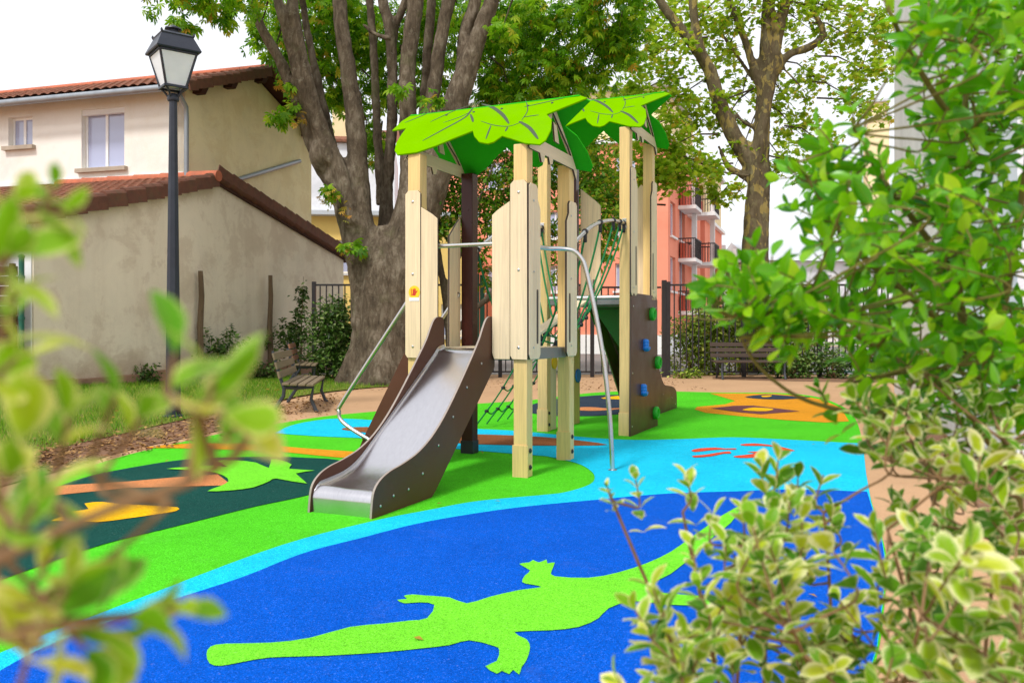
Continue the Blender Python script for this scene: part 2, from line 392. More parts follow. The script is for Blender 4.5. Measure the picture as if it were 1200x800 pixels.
M['leaf_hedge2'] = leafmat('light_hedge_leaf', [(0, lin(84,116,20)), (.5, lin(138,166,48)), (.85, lin(184,194,86)), (1, lin(206,206,124))], .5, .3)
M['leaf_rust'] = leafmat('autumn_leaf', [(0, lin(120,130,40)), (.5, lin(190,160,50)), (1, lin(170,104,44))], .6, .3)
M['leaf_var'] = leafmat('variegated_leaf', [(0, lin(76,136,24)), (.4, lin(122,174,26)), (.75, lin(168,200,36)), (1, lin(214,218,60))], .42, .42, .3, edge=lin(242,241,182))
M['leaf_young'] = leafmat('young_variegated_leaf', [(0, lin(100,166,16)), (.5, lin(150,196,26)), (1, lin(208,214,52))], .4, .48, .3, edge=lin(236,235,150), er=(.66,.96))
M['leaf_green'] = leafmat('glossy_green_leaf', [(0, lin(70,146,4)), (.45, lin(114,188,10)), (.85, lin(154,214,24)), (1, lin(194,228,54))], .3, .5, .5, blotch=lin(170,200,30))
M['grass'] = leafmat('grass_blade', [(0, lin(76,130,12)), (.5, lin(114,168,22)), (.85, lin(160,182,48)), (1, lin(200,188,116))], .6, .4)
M['litter'] = leafmat('dry_leaf', [(0, lin(92,62,40)), (.5, lin(140,96,62)), (1, lin(186,146,92))], .8, .1)
M['flower'] = pmat('yellow_flower', lin(240,206,40), .1, 5, .6)
# ================================================================== the setting: ground
def sheet(name, pts, z, mat, parent=None, smooth=0, label=None):
    P = catmull(pts, smooth) if smooth else [np.array(p, float) for p in pts]
    bm = bmesh.new(); vs = [bm.verts.new((p[0], p[1], z)) for p in P]
    f = bm.faces.new(vs); f.normal_update()
    if f.normal.z < 0: f.normal_flip()
    bmesh.ops.triangulate(bm, faces=bm.faces[:], ngon_method='EAR_CLIP')
    me = bpy.data.meshes.new(name); bm.to_mesh(me); bm.free(); me.materials.append(mat)
    return obj(name, me, parent)
def gpx(pts): return [gp(x, y)[:2] for x, y in pts]
gr = MB().add([(-400,-300,0),(400,-300,0),(400,900,0),(-400,900,0)], [(0,1,2,3)]).build('ground', M['path']); tag(gr, kind='structure')
st = sheet('street', [(-60,23.2),(60,23.2),(60,60),(-60,60)], .004, M['asphalt']); tag(st, kind='structure')
# lawn: a gently rising sheet of turf on the left
def lawn_z(x, y):
    # rises towards the shed wall
    d = (x+8.4)*.9587 - (y-15)*.2845          # distance in front of the shed wall line
    k = max(0, min(1, (6-d)/6)); return .012 + .20*k*k*max(0, min(1, (21-y)/6))
lawn_poly = [(-4.69,7.8),(-4.72,8.74),(-4.57,10.2),(-4.44,11.7),(-4.1,13.7),(-3.73,16.2),(-2.9,18.0),(-1.9,18.9),(-1.8,20.4),(-3.2,21.5),(-5.6,22.0),(-6.4,22.2),(-8.6,15.4),(-9.6,14.6),(-13,15.5),(-13,8),(-7,7.2)]
def inside(poly, x, y):
    c = False; n = len(poly)
    for i in range(n):
        x1, y1 = poly[i]; x2, y2 = poly[(i+1) % n]
        if (y1 > y) != (y2 > y) and x < (x2-x1)*(y-y1)/(y2-y1)+x1: c = not c
    return c
lp = [tuple(p) for p in catmull(lawn_poly, 4)]
bm = bmesh.new(); vs = [bm.verts.new((p[0], p[1], .006)) for p in lp]; f = bm.faces.new(vs); f.normal_update()
if f.normal.z < 0: f.normal_flip()
bmesh.ops.triangulate(bm, faces=bm.faces[:]); 
for _ in range(4): bmesh.ops.subdivide_edges(bm, edges=[e for e in bm.edges if e.calc_length() > .7], cuts=1); bmesh.ops.triangulate(bm, faces=[f for f in bm.faces if len(f.verts) > 3])
for v in bm.verts: v.co.z = lawn_z(v.co.x, v.co.y) + (.0 if v.is_boundary else .012*mnoise.noise(v.co*1.5))
me = bpy.data.meshes.new('lawn'); bm.to_mesh(me); bm.free(); me.materials.append(M['lawn']); lawn = obj('lawn', me); tag(lawn, kind='structure')
soil = sheet('soil_strip', gpx([(-60,584),(40,560),(80,549),(150,528),(215,514),(265,503),(310,492),(330,474),(290,474),(220,489),(150,505),(60,524),(-60,556)]), .009, M['soil'], None, 4); tag(soil, kind='structure')
bed = sheet('planting_bed', [(.9,.2),(3.2,.2),(6.4,8.6),(8.2,15.6),(6.6,14.2),(4.4,9.2),(2.4,3.6),(1.2,1.6),(.42,1.3),(.3,.5)], .005, M['soil'], None, 4); tag(bed, kind='structure')
bed2 = sheet('planting_bed_by_fence', gpx([(835,441.5),(1060,441.5),(1070,447),(1000,448),(900,446),(835,444)]), .005, M['soil']); tag(bed2, kind='structure')

# the rubber play surface, colour by colour, 4 mm apart
pad_px = [(76,556),(110,545),(150,533),(200,521),(250,510),(300,501),(340,494),(380,488),(430,483),(490,478),(560,473),(620,469),(660,464),(705,459.5),(760,458),(803,459),(850,460),(905,460.2),(940,462.5),(965,467),(990,478),(1003,492),(1011,520),(1015,555),(1022,590),(1034,630),(1040,662),(1037,700),(1030,760),(1000,860),(940,1000),(-700,1000),(-500,860),(-250,735),(-90,655),(30,585)]
pad = sheet('rubber_play_surface', gpx(pad_px), .004, G_LIGHT, None, 4); tag(pad, kind='structure')
right_edge = [(1011,520),(1015,555),(1021,590),(1033,630),(1038.5,662),(1035.5,700),(1028,760),(998,860),(938,998)]
cyan_px = [(322,508),(340,499.5),(365,494),(395,491),(440,493),(490,498),(535,502),(600,505),(655,510),(700,514),(745,516),(800,515),(860,513),(930,516),(985,519)]
low = [(640,535),(675,543),(692,552),(697,561),(690,569),(665,577),(640,580.5),(560,588),(500,599),(440,611),(330,640),(157,705),(0,767),(-160,850),(-420,998)]
cy = catmull([gp(*p)[:2] for p in cyan_px], 4, False) + [np.array(gp(*p)[:2]) for p in right_edge] + catmull([gp(*p)[:2] for p in low], 5, False)[::-1] + [np.array(gp(*p)[:2]) for p in [(600,532),(535,526.5),(480,520.5),(420,513.5),(370,511.5)]]
sheet('sky_blue_area', cy, .008, G_CYAN, pad)
blue_top = [(-330,998),(-90,845),(5,786),(62,757),(140,727),(209,703),(285,678),(356,650),(420,633),(500,613),(600,597),(700,587),(780,580),(866,577),(930,575),(1016,577.5)]
bl = catmull([gp(*p)[:2] for p in blue_top], 5, False) + [np.array(gp(*p)[:2]) for p in [(1020.5,592),(1032.5,630),(1037.5,662),(1034.5,700),(1027,760),(997,860),(937,997)]]
sheet('blue_area', bl, .012, G_BLUE, pad)
sheet('brown_stripe', gpx([(400,504),(430,501),(480,506),(535,509),(600,511),(655,514.5),(712,522),(655,523),(600,522.5),(535,520),(470,512)]), .012, G_BRN, pad, 3)
sheet('dark_green_area', gpx([(87,564),(120,555),(165,546.6),(204,540.5),(240,537.5),(315,535.5),(360,537),(395,539.5),(425,550),(405,568),(352,583),(300,594),(240,609),(192,621),(120,639),(50,663),(0,681),(-120,725),(-260,760),(-240,735),(-90,662),(20,598),(60,575)]), .008, G_TEAL, pad, 3)
sheet('yellow_stripe', gpx([(170,525),(205,521),(250,520),(300,521),(360,526),(425,530.5),(460,534),(460,542),(425,538.5),(390,536),(330,530),(290,528),(240,526.5),(200,525.5)]), .008, G_OCH, pad, 3)
sheet('palm_trunk_marking', gpx([(268,567),(255,557),(200,561),(150,565.5),(75,570),(20,578),(15,590),(72,581),(150,573),(266,570)]), .012, G_PEACH, pad)
sheet('palm_leaf_marking', gpx([(195,551),(225,548.5),(250,547),(267,549),(255,541.5),(276,541),(300,543.6),(315,550),(318,540),(330,541),(342,546),(339,551),(369,553),(346.5,556.5),(360,568.5),(324,562.5),(316,565.5),(297,573),(270,576.6),(243,577.5),(258,571.5),(268,565.5),(261,558.6),(240,553.5)]), .016, G_LIGHT2, pad, 2)
sheet('yellow_figure_marking', gpx([(208,596),(180,594),(141,592),(120,589.5),(99,591.6),(104,598),(84,600.6),(66,603),(72,607),(60,612),(90,612),(114,613.5),(150,609),(192,603),(207,600)]), .012, G_YEL, pad, 2)
cx = [(72,258),(80,243),(110,237),(200,235),(280,225),(360,203),(430,196),(480,190),(515,185),(530,158),(500,153),(470,155),(455,148),(475,146),(468,140),(485,137),(510,139),(560,143),(595,155),(640,142),(700,128),(745,122),(725,117),(706,112),(712,98),(722,88),(700,75),(720,72),(728,67),(740,72),(755,66),(757,74),(772,72),(765,90),(772,100),(840,103),(900,92),(960,72),(1005,50),(1040,25),(1075,0),(1110,-25),(1150,-45),(1125,-8),(1090,20),(1060,50),(1005,95),(955,122),(1000,135),(1075,140),(1150,142),(1150,160),(1000,158),(930,150),(880,165),(860,185),(820,203),(760,210),(690,213),(715,228),(722,245),(715,270),(705,285),(700,300),(688,290),(680,299),(665,292),(655,298),(632,283),(655,272),(660,250),(650,242),(600,230),(560,240),(500,247),(420,255),(300,262),(200,265),(140,275),(100,282),(78,277)]
sheet('crocodile_marking', gpx([(a/1.7143+200, b/1.7143+620) for a, b in cx]), .016, G_LIGHT2, pad, 2)
def c3(pts): return gpx([(a/4.286+780, b/4.286+440) for a, b in pts])
for q in ([(130,380),(170,370),(250,366),(300,371),(350,370),(350,376),(280,376),(220,380),(150,388)],
          [(135,408),(200,402),(260,392),(320,385),(327,396),(290,397),(230,410),(150,416)],
          [(340,410),(400,403),(450,395),(410,388),(470,385),(505,378),(498,402),(450,416),(370,418)],
          [(375,350),(440,345),(520,352),(590,365),(650,382),(600,383),(540,374),(552,363),(480,357),(400,357)]):
    sheet('red_marking', c3(q), .012, G_RED, pad, 2)
sheet('ochre_area', gpx([(832,461.2),(861.7,470),(850,474),(817,477),(814,480),(827,484),(873,488.5),(920,492.5),(967,495.5),(995,494),(985,478),(963,468.5),(938,463.8),(905,461.6),(860,461.2)]), .008, G_OCH, pad)
sheet('plum_diamond_marking', gpx([(832.5,479),(860.5,476),(882.7,475.7),(937.5,482.5),(892,486),(868.7,484)]), .012, G_PUR, pad)
sheet('yellow_spot', gpx([(870,481.5),(883,478.5),(906,480),(897,482.7)]), .016, G_YEL, pad, 3)
sheet('navy_marking', gpx([(873,465.7),(890,463.2),(904,462.8),(934,465),(950,466),(920,468.5),(892,468)]), .012, G_NAVY, pad, 3)
sheet('yellow_spot', gpx([(893,464.4),(904,464),(902,465.6),(894,466)]), .016, G_YEL, pad, 3)
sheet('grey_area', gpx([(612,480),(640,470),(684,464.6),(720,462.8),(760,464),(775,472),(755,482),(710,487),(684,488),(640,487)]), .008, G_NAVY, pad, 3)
sheet('yellow_streak', gpx([(704,467),(730,464),(760,465),(745,468.5),(725,468.5)]), .012, G_YEL, pad, 3)
sheet('terracotta_streak', gpx([(660,480),(684,477.6),(700,478),(714,479.2),(740,478.2),(715,481),(690,482)]), .012, G_PEACH, pad, 2)

# ================================================================== leaf scattering
def make_leaf(nl, nc, shape, fold=.25, curl=.15, twist=0, seed=0):
    """a leaf of unit length along +y, grid nl x nc; returns verts, quads, uvs"""
    rr = random.Random(seed); V = []; U = []; F = []
    for i in range(nl+1):
        t = i/nl; wd = shape(t)
        for j in range(nc+1):
            u = -1+2*j/nc; x = u*wd
            z = abs(x)*fold - curl*t*t + rr.uniform(-.012, .012)
            V.append((x, t, z)); U.append(((u+1)/2, t))
    for i in range(nl):
        for j in range(nc):
            a = i*(nc+1)+j; F.append((a, a+1, a+nc+2, a+nc+1))
    return np.array(V), F, np.array(U)
obov = lambda t: .001 + .29*(math.sin(math.pi*min(1, t**1.25)))**.75 if 0 < t < 1 else .004
ovat = lambda t: .004 + .25*(math.sin(math.pi*t**.85))**.8 if 0 < t < 1 else .004
def leaf_mesh(name, tpl, mat):
    V, F, U = tpl; me = bpy.data.meshes.new(name); me.from_pydata(V.tolist(), [], F); add_uv(me, F, U); me.materials.append(mat)
    me.polygons.foreach_set('use_smooth', [True]*len(me.polygons)); return me
def add_uv(me, F, U):
    uv = me.uv_layers.new(name='leaf'); li = np.concatenate([np.array(f) for f in F]); uv.data.foreach_set('uv', U[li].astype(np.float32).ravel())
def frames(dirs, ups):
    """matrices whose y axis is dirs and z axis close to ups (n x 3 each)"""
    y = dirs/np.linalg.norm(dirs, axis=1, keepdims=True)
    x = np.cross(y, ups); x /= (np.linalg.norm(x, axis=1, keepdims=True)+1e-9); z = np.cross(x, y)
    return np.stack([x, y, z], axis=2)
def scatter(name, tpl, locs, R, size, mat, parent=None, origin=(0,0,0), smooth=True):
    V, F, U = tpl; n = len(locs); nv = len(V); k = len(F[0])
    P = np.einsum('nij,vj->nvi', R*np.asarray(size)[:, None, None], V) + (np.asarray(locs)-np.array(origin))[:, None, :]
    Fa = np.array(F)[None]+ (np.arange(n)*nv)[:, None, None]
    me = bpy.data.meshes.new(name); me.vertices.add(n*nv); me.vertices.foreach_set('co', P.astype(np.float32).ravel())
    nf = n*len(F); me.loops.add(nf*k); me.polygons.add(nf)
    me.loops.foreach_set('vertex_index', Fa.astype(np.int32).ravel())
    me.polygons.foreach_set('loop_start', np.arange(0, nf*k, k, dtype=np.int32))
    me.polygons.foreach_set('use_smooth', np.full(nf, smooth))
    me.update(calc_edges=True)
    uv = me.uv_layers.new(name='leaf'); li = np.tile(np.array(F).ravel(), n); uv.data.foreach_set('uv', U[li].astype(np.float32).ravel())
    at_ = me.attributes.new('rnd', 'FLOAT', 'POINT'); at_.data.foreach_set('value', np.repeat(RNG.random(n), nv).astype(np.float32))
    me.materials.append(mat); me.validate()
    o = obj(name, me, parent); return o
def palmate(k, spread, shape_w, L0=.6):
    """k leaflets fanned round the stalk, each of 4 quads folded along the rib"""
    V = []; F = []; U = []
    for i in range(k):
        a = (i-(k-1)/2)*spread; L = 1-.3*abs(i-(k-1)/2)/((k-1)/2)
        ca, sa = math.cos(a), math.sin(a); b = len(V)
        for t, wd, z in ((.03, .015, 0), (.35, shape_w*.6, -.04), (.72, shape_w, -.14), (1, .01, -.34)):
            for u in (-1, 0, 1):
                x, y = u*wd*L, t*L; V.append((x*ca+y*sa, -x*sa+y*ca, z*L + abs(u)*wd*.3)); U.append(((u+1)/2, t))
        for r in range(3):
            for c in range(2):
                q = b+r*3+c; F.append((q, q+1, q+4, q+3))
    return np.array(V), F, np.array(U)
def lobed():
    pts = [(0,0),(.18,.1),(.5,.16),(.33,.36),(.56,.62),(.26,.6),(0,1),(-.26,.6),(-.56,.62),(-.33,.36),(-.5,.16),(-.18,.1)]
    V = [(0,.35,.06)]+[(x, y, -abs(x)*.2-.12*y*y) for x, y in pts]; F = []
    for i in range(0, 12, 1): F.append((0, 1+i, 1+(i+1) % 12))
    U = [(.5,.35)]+[(x*.6+.5, y) for x, y in pts]
    return np.array(V), F, np.array(U)
T_CHEST = palmate(5, .62, .16); T_PLANE = lobed()
T_SIMPLE = make_leaf(2, 2, lambda t: .004+.24*math.sin(math.pi*t), .3, .2)
def unit(n):
    v = RNG.normal(size=(n,3)); return v/np.linalg.norm(v, axis=1, keepdims=True)
def clump_points(clumps):
    """clumps: (centre, radii, count): points denser towards the shell, uneven by little tufts"""
    out = []
    for c, r, n in clumps:
        c = np.array(c); r = np.array(r); nt_ = max(3, n//9)
        d = unit(nt_); rad = RNG.random(nt_)**.45; tc = d*rad[:, None]*r + c
        idx = RNG.integers(0, nt_, n); tuft = .16*min(r)+.1
        out.append(tc[idx] + RNG.normal(size=(n,3))*tuft*.55)
    return np.concatenate(out)
def foliage(name, tpl, clumps, size, mat, parent, origin, droop=.4, up=(0,0,1), jitter=.8):
    P = clump_points(clumps); n = len(P)
    d = unit(n); d[:, 2] = d[:, 2]*.5 - droop
    ups = unit(n)*jitter + np.array(up)
    R = frames(d, ups); s = size*(.65+.6*RNG.random(n))
    o = scatter(name, tpl, P, R, s, mat, parent, origin); o['kind'] = 'stuff'; return o

# ================================================================== house and shed on the left
DX, DY = .2845, .9587
HA = math.atan2(DY, DX)
def wall_grid(u0, u1, v0, v1, holes, place, thick):
    """wall face in (u, v) with rectangular openings and their reveals; place(u, v, depth) -> point"""
    us = sorted({u0, u1, *[h[0] for h in holes], *[h[1] for h in holes]}); vs_ = sorted({v0, v1, *[h[2] for h in holes], *[h[3] for h in holes]})
    mb = MB()
    for i in range(len(us)-1):
        for j in range(len(vs_)-1):
            a, b, c, d = us[i], us[i+1], vs_[j], vs_[j+1]
            if any(h[0] <= a and b <= h[1] and h[2] <= c and d <= h[3] for h in holes): continue
            mb.add([place(a,c,0), place(b,c,0), place(b,d,0), place(a,d,0)], [(0,1,2,3)])
    for a, b, c, d in [h[:4] for h in holes]:
        for p, q in (((a,c),(b,c)), ((b,c),(b,d)), ((b,d),(a,d)), ((a,d),(a,c))):
            mb.add([place(*p,0), place(*q,0), place(*q,thick), place(*p,thick)], [(0,1,2,3)])
    return mb
def window(parent, place, a, b, c, d, dep, fr=.055, mull=True, frame_mat=None, glass=None, sill=None, name='window'):
    """casement set in an opening: frame ring and mullion as one mesh, panes and sill as pieces of it"""
    frame_mat = frame_mat or M['white']; glass = glass or M['glass']
    def slab(mb, u0, u1, v0, v1, d0, d1):
        P = [place(u0,v0,d0), place(u1,v0,d0), place(u1,v1,d0), place(u0,v1,d0), place(u0,v0,d1), place(u1,v0,d1), place(u1,v1,d1), place(u0,v1,d1)]
        mb.add(P, [(0,1,2,3),(7,6,5,4),(0,4,5,1),(1,5,6,2),(2,6,7,3),(3,7,4,0)])
    mb = MB(); e = .003
    slab(mb, a+e, a+fr, c+e, d-e, dep-.03, dep+.03); slab(mb, b-fr, b-e, c+e, d-e, dep-.03, dep+.03)
    slab(mb, a+fr, b-fr, c+e, c+fr, dep-.028, dep+.028); slab(mb, a+fr, b-fr, d-fr, d-e, dep-.028, dep+.028)
    m = (a+b)/2
    if mull: slab(mb, m-fr*.6, m+fr*.6, c+fr, d-fr, dep-.034, dep+.03)
    wd = mb.build(name, frame_mat, parent)
    for p, q in (((a+fr, m-fr*.6), (m+fr*.6, b-fr)) if mull else ((a+fr, b-fr),)):
        g = MB(); slab(g, p, q, c+fr, d-fr, dep-.006, dep+.006); g.build('pane', glass, wd)
    if sill:
        g = MB(); slab(g, a-.1, b+.1, c-.1, c-.003, -.12, dep-.035); g.build('sill', sill, wd)
    return wd
def tile_sheet(x0, z0, x1, z1, y0, y1, period=.26, row=.36, amp=.05, step=.035):
    """corrugated tile slope from eave (x0,z0) to top (x1,z1), running y0..y1"""
    L = math.hypot(x1-x0, z1-z0); rows = max(2, int(L/row)); ny = int((y1-y0)/period*6)
    dx, dz = (x1-x0)/L, (z1-z0)/L; nx, nz = (-dz, dx) if dx > 0 else (dz, -dx)
    mb = MB(); V = []
    for r in range(rows):
        for e in (0, 1):
            t = (r+e)/rows*L; lift = step*(1-e)
            for j in range(ny+1):
                y = y0+(y1-y0)*j/ny; a = abs(math.sin(math.pi*(y-y0)/period)); h = lift + amp*a + .006*mnoise.noise(Vector((t*3, y*3, 1)))
                V.append((x0+dx*t+nx*h, y, z0+dz*t+nz*h))
    F = []; w_ = ny+1
    for r in range(2*rows-1):
        for j in range(ny): F.append((r*w_+j, r*w_+j+1, (r+1)*w_+j+1, (r+1)*w_+j))
    return mb.add(V, F)

H0 = (-7.66, 20.0, 0)
house = thing('house', 'two storey cream rendered house with red tiled roof and white windows', 'house', H0, HA)
EV, RG, XR, XE = 6.93, 8.04, 2.9, 5.8
WINS = [(1.72, 2.98, 5.14, 6.58), (4.48, 5.24, 5.82, 6.56)]
fplace = lambda u, v, d: Vector((d, u, v))
wall_grid(0, 10, 0, EV, WINS, fplace, .24).build('facade_wall', M['rend_cream'], house)
g = MB(); g.prism([(0,0,0),(XE,0,0),(XE,0,EV),(XR,0,RG-.1),(0,0,EV)], (0,.3,0)); g.build('gable_wall', M['rend_tan'], house)
g = MB().box2((.245,.31,0),(XE-.01,10,EV-.03)); g.build('inner_wall', M['rend_cream'], house)
for k, (a, b, c, d) in enumerate(WINS):
    wd = window(house, fplace, a, b, c, d, .17, .06, True, sill=M['concrete'])
    if k == 0:
        g = MB(); g.box2((.02, a+.004, d-.13), (.135, b-.004, d-.004)); g.build('shutter_box', M['white'], wd)
EO, VO = .42, .38       # overhangs at eave and verge
sl = (RG-EV)/XR
g = MB(); g.prism([(-EO,-VO+.02,EV-EO*sl),(XR,-VO+.02,RG),(XE+EO,-VO+.02,EV-EO*sl),(XE+EO,-VO+.02,EV-EO*sl+.09),(XR,-VO+.02,RG+.09),(-EO,-VO+.02,EV-EO*sl+.09)], (0,10.5,0)); roof = g.build('roof', M['timber'], house)
for (xa, za, xb, zb) in ((-EO-.05, EV-EO*sl+.08, XR, RG+.1), (XE+EO+.05, EV-EO*sl+.08, XR, RG+.1)):
    o = tile_sheet(xa, za, xb, zb, -VO, 10.1).build('roof_tiles', M['tile'], roof, smooth=True); o['kind'] = 'stuff'
vt = None
def verge_tiles(parent, xa, za, xb, zb, y, n, mat, h=.2, wd=.17):
    """cover tiles down a verge, each a piece of its own with a rolled top"""
    proto = None; d = Vector((xb-xa, 0, zb-za)); L = d.length/n; d.normalize(); ang = -math.atan2(d.z, d.x)
    for k in range(n):
        if proto is None:
            m = MB(); prof = [(-wd*.5,-h),(-wd*.5,.02),(-wd*.3,.07),(0,.09),(wd*.3,.07),(wd*.5,.03),(wd*.5,-.01),(-wd*.5+.03,-.01),(-wd*.5+.03,-h)]
            m.prism([(0,a,b) for a, b in prof], (L*1.04,0,0)); o = m.build('verge_tile', mat, parent, bevel=.006); proto = o
        else:
            o = proto.copy(); COL.objects.link(o); o.parent = parent
        p = Vector((xa,y,za))+d*(L*k); o.location = p + Vector((0,0,.012*(k % 2)+random.uniform(-.004,.004)))
        o.rotation_euler = (random.uniform(-.03,.03), ang+.09+random.uniform(-.03,.03), 0)
verge_tiles(roof, -EO-.05, EV-EO*sl+.1, XR, RG+.12, -VO, 12, M['tiledk'])
verge_tiles(roof, XE+EO, EV-EO*sl+.1, XR, RG+.12, -VO, 12, M['tiledk'])
for k in range(26):
    m = MB(); m.lathe((0,0,0), [(.001,0),(.13,.0),(.13,.42),(.001,.42)], 10, Matrix(((1,0,0),(0,0,1),(0,1,0)))) if k == 0 else None
    if k == 0: rt = m.build('ridge_tile', M['tileridge'], roof, smooth=True); o = rt
    else: o = rt.copy(); COL.objects.link(o); o.parent = roof
    o.location = (XR, -VO+k*.4, RG+.13); o.scale = (1, 1, .8)
for xx in (.35, 1.55, 2.9, 4.2, 5.3):   # purlin ends carrying the verge
    zz = EV + (xx if xx < XR else XE-xx)*sl - .14
    MB().prism([(xx-.09,-VO+.06,zz+.04),(xx-.09,-VO+.14,zz-.1),(xx-.09,-.002,zz-.1),(xx-.09,-.002,zz+.1),(xx-.09,-VO+.06,zz+.1)], (.18,0,0)).build('purlin_end', M['timber'], roof)
gut = MB(); gut.tube([(-EO-.11,-VO+.1,EV-EO*sl-.01),(-EO-.11,10,EV-EO*sl-.01)], .085, 10); gut.build('gutter', M['zinc'], house, smooth=True)
dp = MB(); dp.tube([(-EO-.1,-.14,EV-.2),(-.3,-.12,EV-.36),(-.1,-.1,EV-.52),(-.07,-.09,EV-.75),(-.07,-.09,3.2)], .055, 10); dp.build('downpipe', M['zinc'], house, smooth=True)
def on_gable(px, py, off=-.06):
    # photo direction met with the gable wall plane
    d = Vector(((px-600)/FPX, 1, (HOR-py)/FPX)); n = Vector((DY,-DX,0)); p0 = Vector(H0); c0 = Vector((0,0,CAM_H))
    t = (p0-c0).dot(n)/d.dot(n); w_ = c0+d*t-p0
    return Vector((w_.x*DX+w_.y*DY, off, w_.z))
MB().tube([on_gable(268,213), on_gable(349,189)], .06, 10).build('wall_pipe', M['zinc'], house, smooth=True)
MB().box2((XE-.25,-.5,3.62),(XE+.5,.1,3.78)).build('canopy_ledge', M['timber'], house, bevel=.01)

S0 = (-6.99, 19.8, 0)
shed = thing('outbuilding', 'low grey beige rendered outbuilding with long stained gable wall and clay tile verge', 'outbuilding', S0, HA)
SL, SR, ZL, ZR, ZA = -5.0, 6.5, 3.36, 3.42, 4.70
g = MB(); g.prism([(SL,0,-.1),(SR,0,-.1),(SR,0,ZR),(0,0,ZA),(SL,0,ZL)], (0,.3,0)); g.build('gable_wall', M['rend_grey'], shed)
g = MB().box2((SL+.012,.302,-.1),(SL+.3,8,ZL-.08)); g.build('front_wall', M['whiter'], shed)
g = MB().box2((SL-.03,.03,-.05),(SL-.002,.29,ZL-.12)); g.build('corner_board', M['white'], shed, bevel=.008)
for (xa, za, xb, zb, y1) in ((SL-.35, ZL-.1, 0, ZA+.06, 8.2), (SR+.3, ZR-.06, 0, ZA+.06, .68)):
    m = MB(); m.prism([(xa,-.1,za),(xb,-.1,zb-.03),(xb,-.1,zb-.1),(xa,-.1,za-.08)], (0,y1+.1,0)); rf = m.build('roof', M['timber'], shed)
    o = tile_sheet(xa, za, xb, zb, -.1, y1, .24, .33).build('roof_tiles', M['tile'], rf, smooth=True); o['kind'] = 'stuff'
    verge_tiles(rf, xa, za+.02, xb, zb+.02, -.1, 20 if xa < 0 else 24, M['tiledk'], .24, .2)
for k in range(12):
    if k == 0: rt = MB().lathe((0,0,0), [(.001,0),(.13,.0),(.14,.42),(.001,.42)], 10, Matrix(((1,0,0),(0,0,1),(0,1,0)))).build('ridge_tile', M['tileridge'], rf, smooth=True); o = rt
    else: o = rt.copy(); COL.objects.link(o); o.parent = rf
    o.location = (0, -.22+k*.38, ZA+.08+.01*(k % 2))
MB().box2((-.05,.72,ZA+.12),(.0-.004,9,ZA+.22)).build('flashing', M['white'], shed, bevel=.004)
MB().tube([(SL-.45,-.1,ZL-.2),(SL-.45,6,ZL-.2)], .07, 10).build('gutter', M['zinc'], shed, smooth=True)
# uneven stone footing, block by block
xx = SL
while xx < SR-.3:
    L = random.uniform(.45, 1.05); h = random.uniform(.26, .42); L = min(L, SR-xx)
    MB().box2((xx+.01,-random.uniform(.05,.09),-.1),(xx+L-.012,-.004,h)).build('footing_stone', M['stonefoot'], shed, bevel=.025, seg=2); xx += L
# two rotten posts left against the wall
for t, zt, lab in ((-.556, 2.55, 'old split timber post against beige wall behind the lamp post'), (2.26, 2.62, 'old timber post against beige wall beside the ivy and benches')):
    p = Vector(S0) + Vector((DX*t+DY*.14, DY*t-DX*.14, 0)); mb = MB()
    pts = [(.0,0,-.05),(.01,.01,.6),(-.01,0,1.3),(.008,.012,2.0),(0,0,zt)]
    mb.tube(pts, [.075,.072,.07,.066,.05], 7, True, .22)
    mb.tube([(.04,-.03,zt-.9),(.06,-.05,zt-.5),(.05,-.04,zt-.1)], [.03,.028,.015], 5, True, .2)
    o = mb.build('timber_post', M['rottimber'], None, loc=p, smooth=False); tag(o, lab, 'post', 'old posts against the wall')
# wooden board fence and green post left of the outbuilding
p0 = at(27, 385, 14.6); p0.z = 0
bf = thing('board_fence', 'dark brown horizontal board fence beside the outbuilding corner', 'fence', (p0.x-.08, p0.y, 0), math.radians(172))
for k in range(13):
    o = MB().box2((.02+random.uniform(-.01,.01), -.012, .12+k*.17),(2.6, .014+random.uniform(0,.012), .12+k*.17+.158)).build('board', M['boards'], bf, bevel=.006)
for xx in (.02, 1.3, 2.5): MB().box2((xx,.03,0),(xx+.08,.1,2.36)).build('fence_post', M['boards'], bf, bevel=.006)
gpst = MB(); gpst.tube([(0,0,-.05),(0,0,2.46)], .045, 10); gpst.lathe((0,0,2.46), [(.055,0),(.055,.03),(.02,.06)], 10)
for zz in (.7, 1.4, 2.1): gpst.lathe((0,0,zz), [(.056,0),(.056,.05)], 10)
o = gpst.build('green_pipe_post', M['greenpaint'], None, loc=(p0.x+.02, p0.y-.08, 0), smooth=True); tag(o, 'slim green metal post beside the white corner of the outbuilding', 'post')

# ================================================================== yellow house far behind, left of the chestnut
yh = thing('yellow_house', 'pale yellow house with white upper wall and chimney beyond the chestnut trunk', 'house', (-8.6, 36, 0), math.radians(6))
ypl = lambda u, v, d: Vector((u, d, v))
YW = [(1.2,2.2,3.6,5.0),(3.4,4.3,3.6,5.0),(3.2,4.2,.9,2.3),(5.6,6.5,.9,2.3)]
wall_grid(0, 7.0, 0, 6.0, YW, ypl, .25).build('wall', M['yellowr'], yh)
MB().box2((.01,.26,0),(6.99,7,5.99)).build('inner_wall', M['yellowr'], yh)
for q in YW: window(yh, ypl, *q, .16, .07, True, sill=M['kerb'])
MB().box2((-.2,-.5,6.003),(7.2,7,6.2)).build('roof_ledge', M['roofgrey'], yh, bevel=.02)
MB().box2((.0,.4,6.203),(3.6,6,9.2)).build('upper_wall', M['whiter'], yh)
rf = MB().prism([(-.3,.2,9.2),(3.9,.2,9.2),(3.9,3.2,10.3),(-.3,3.2,10.3)], (0,.0,.12)).build('roof', M['tile'], yh)
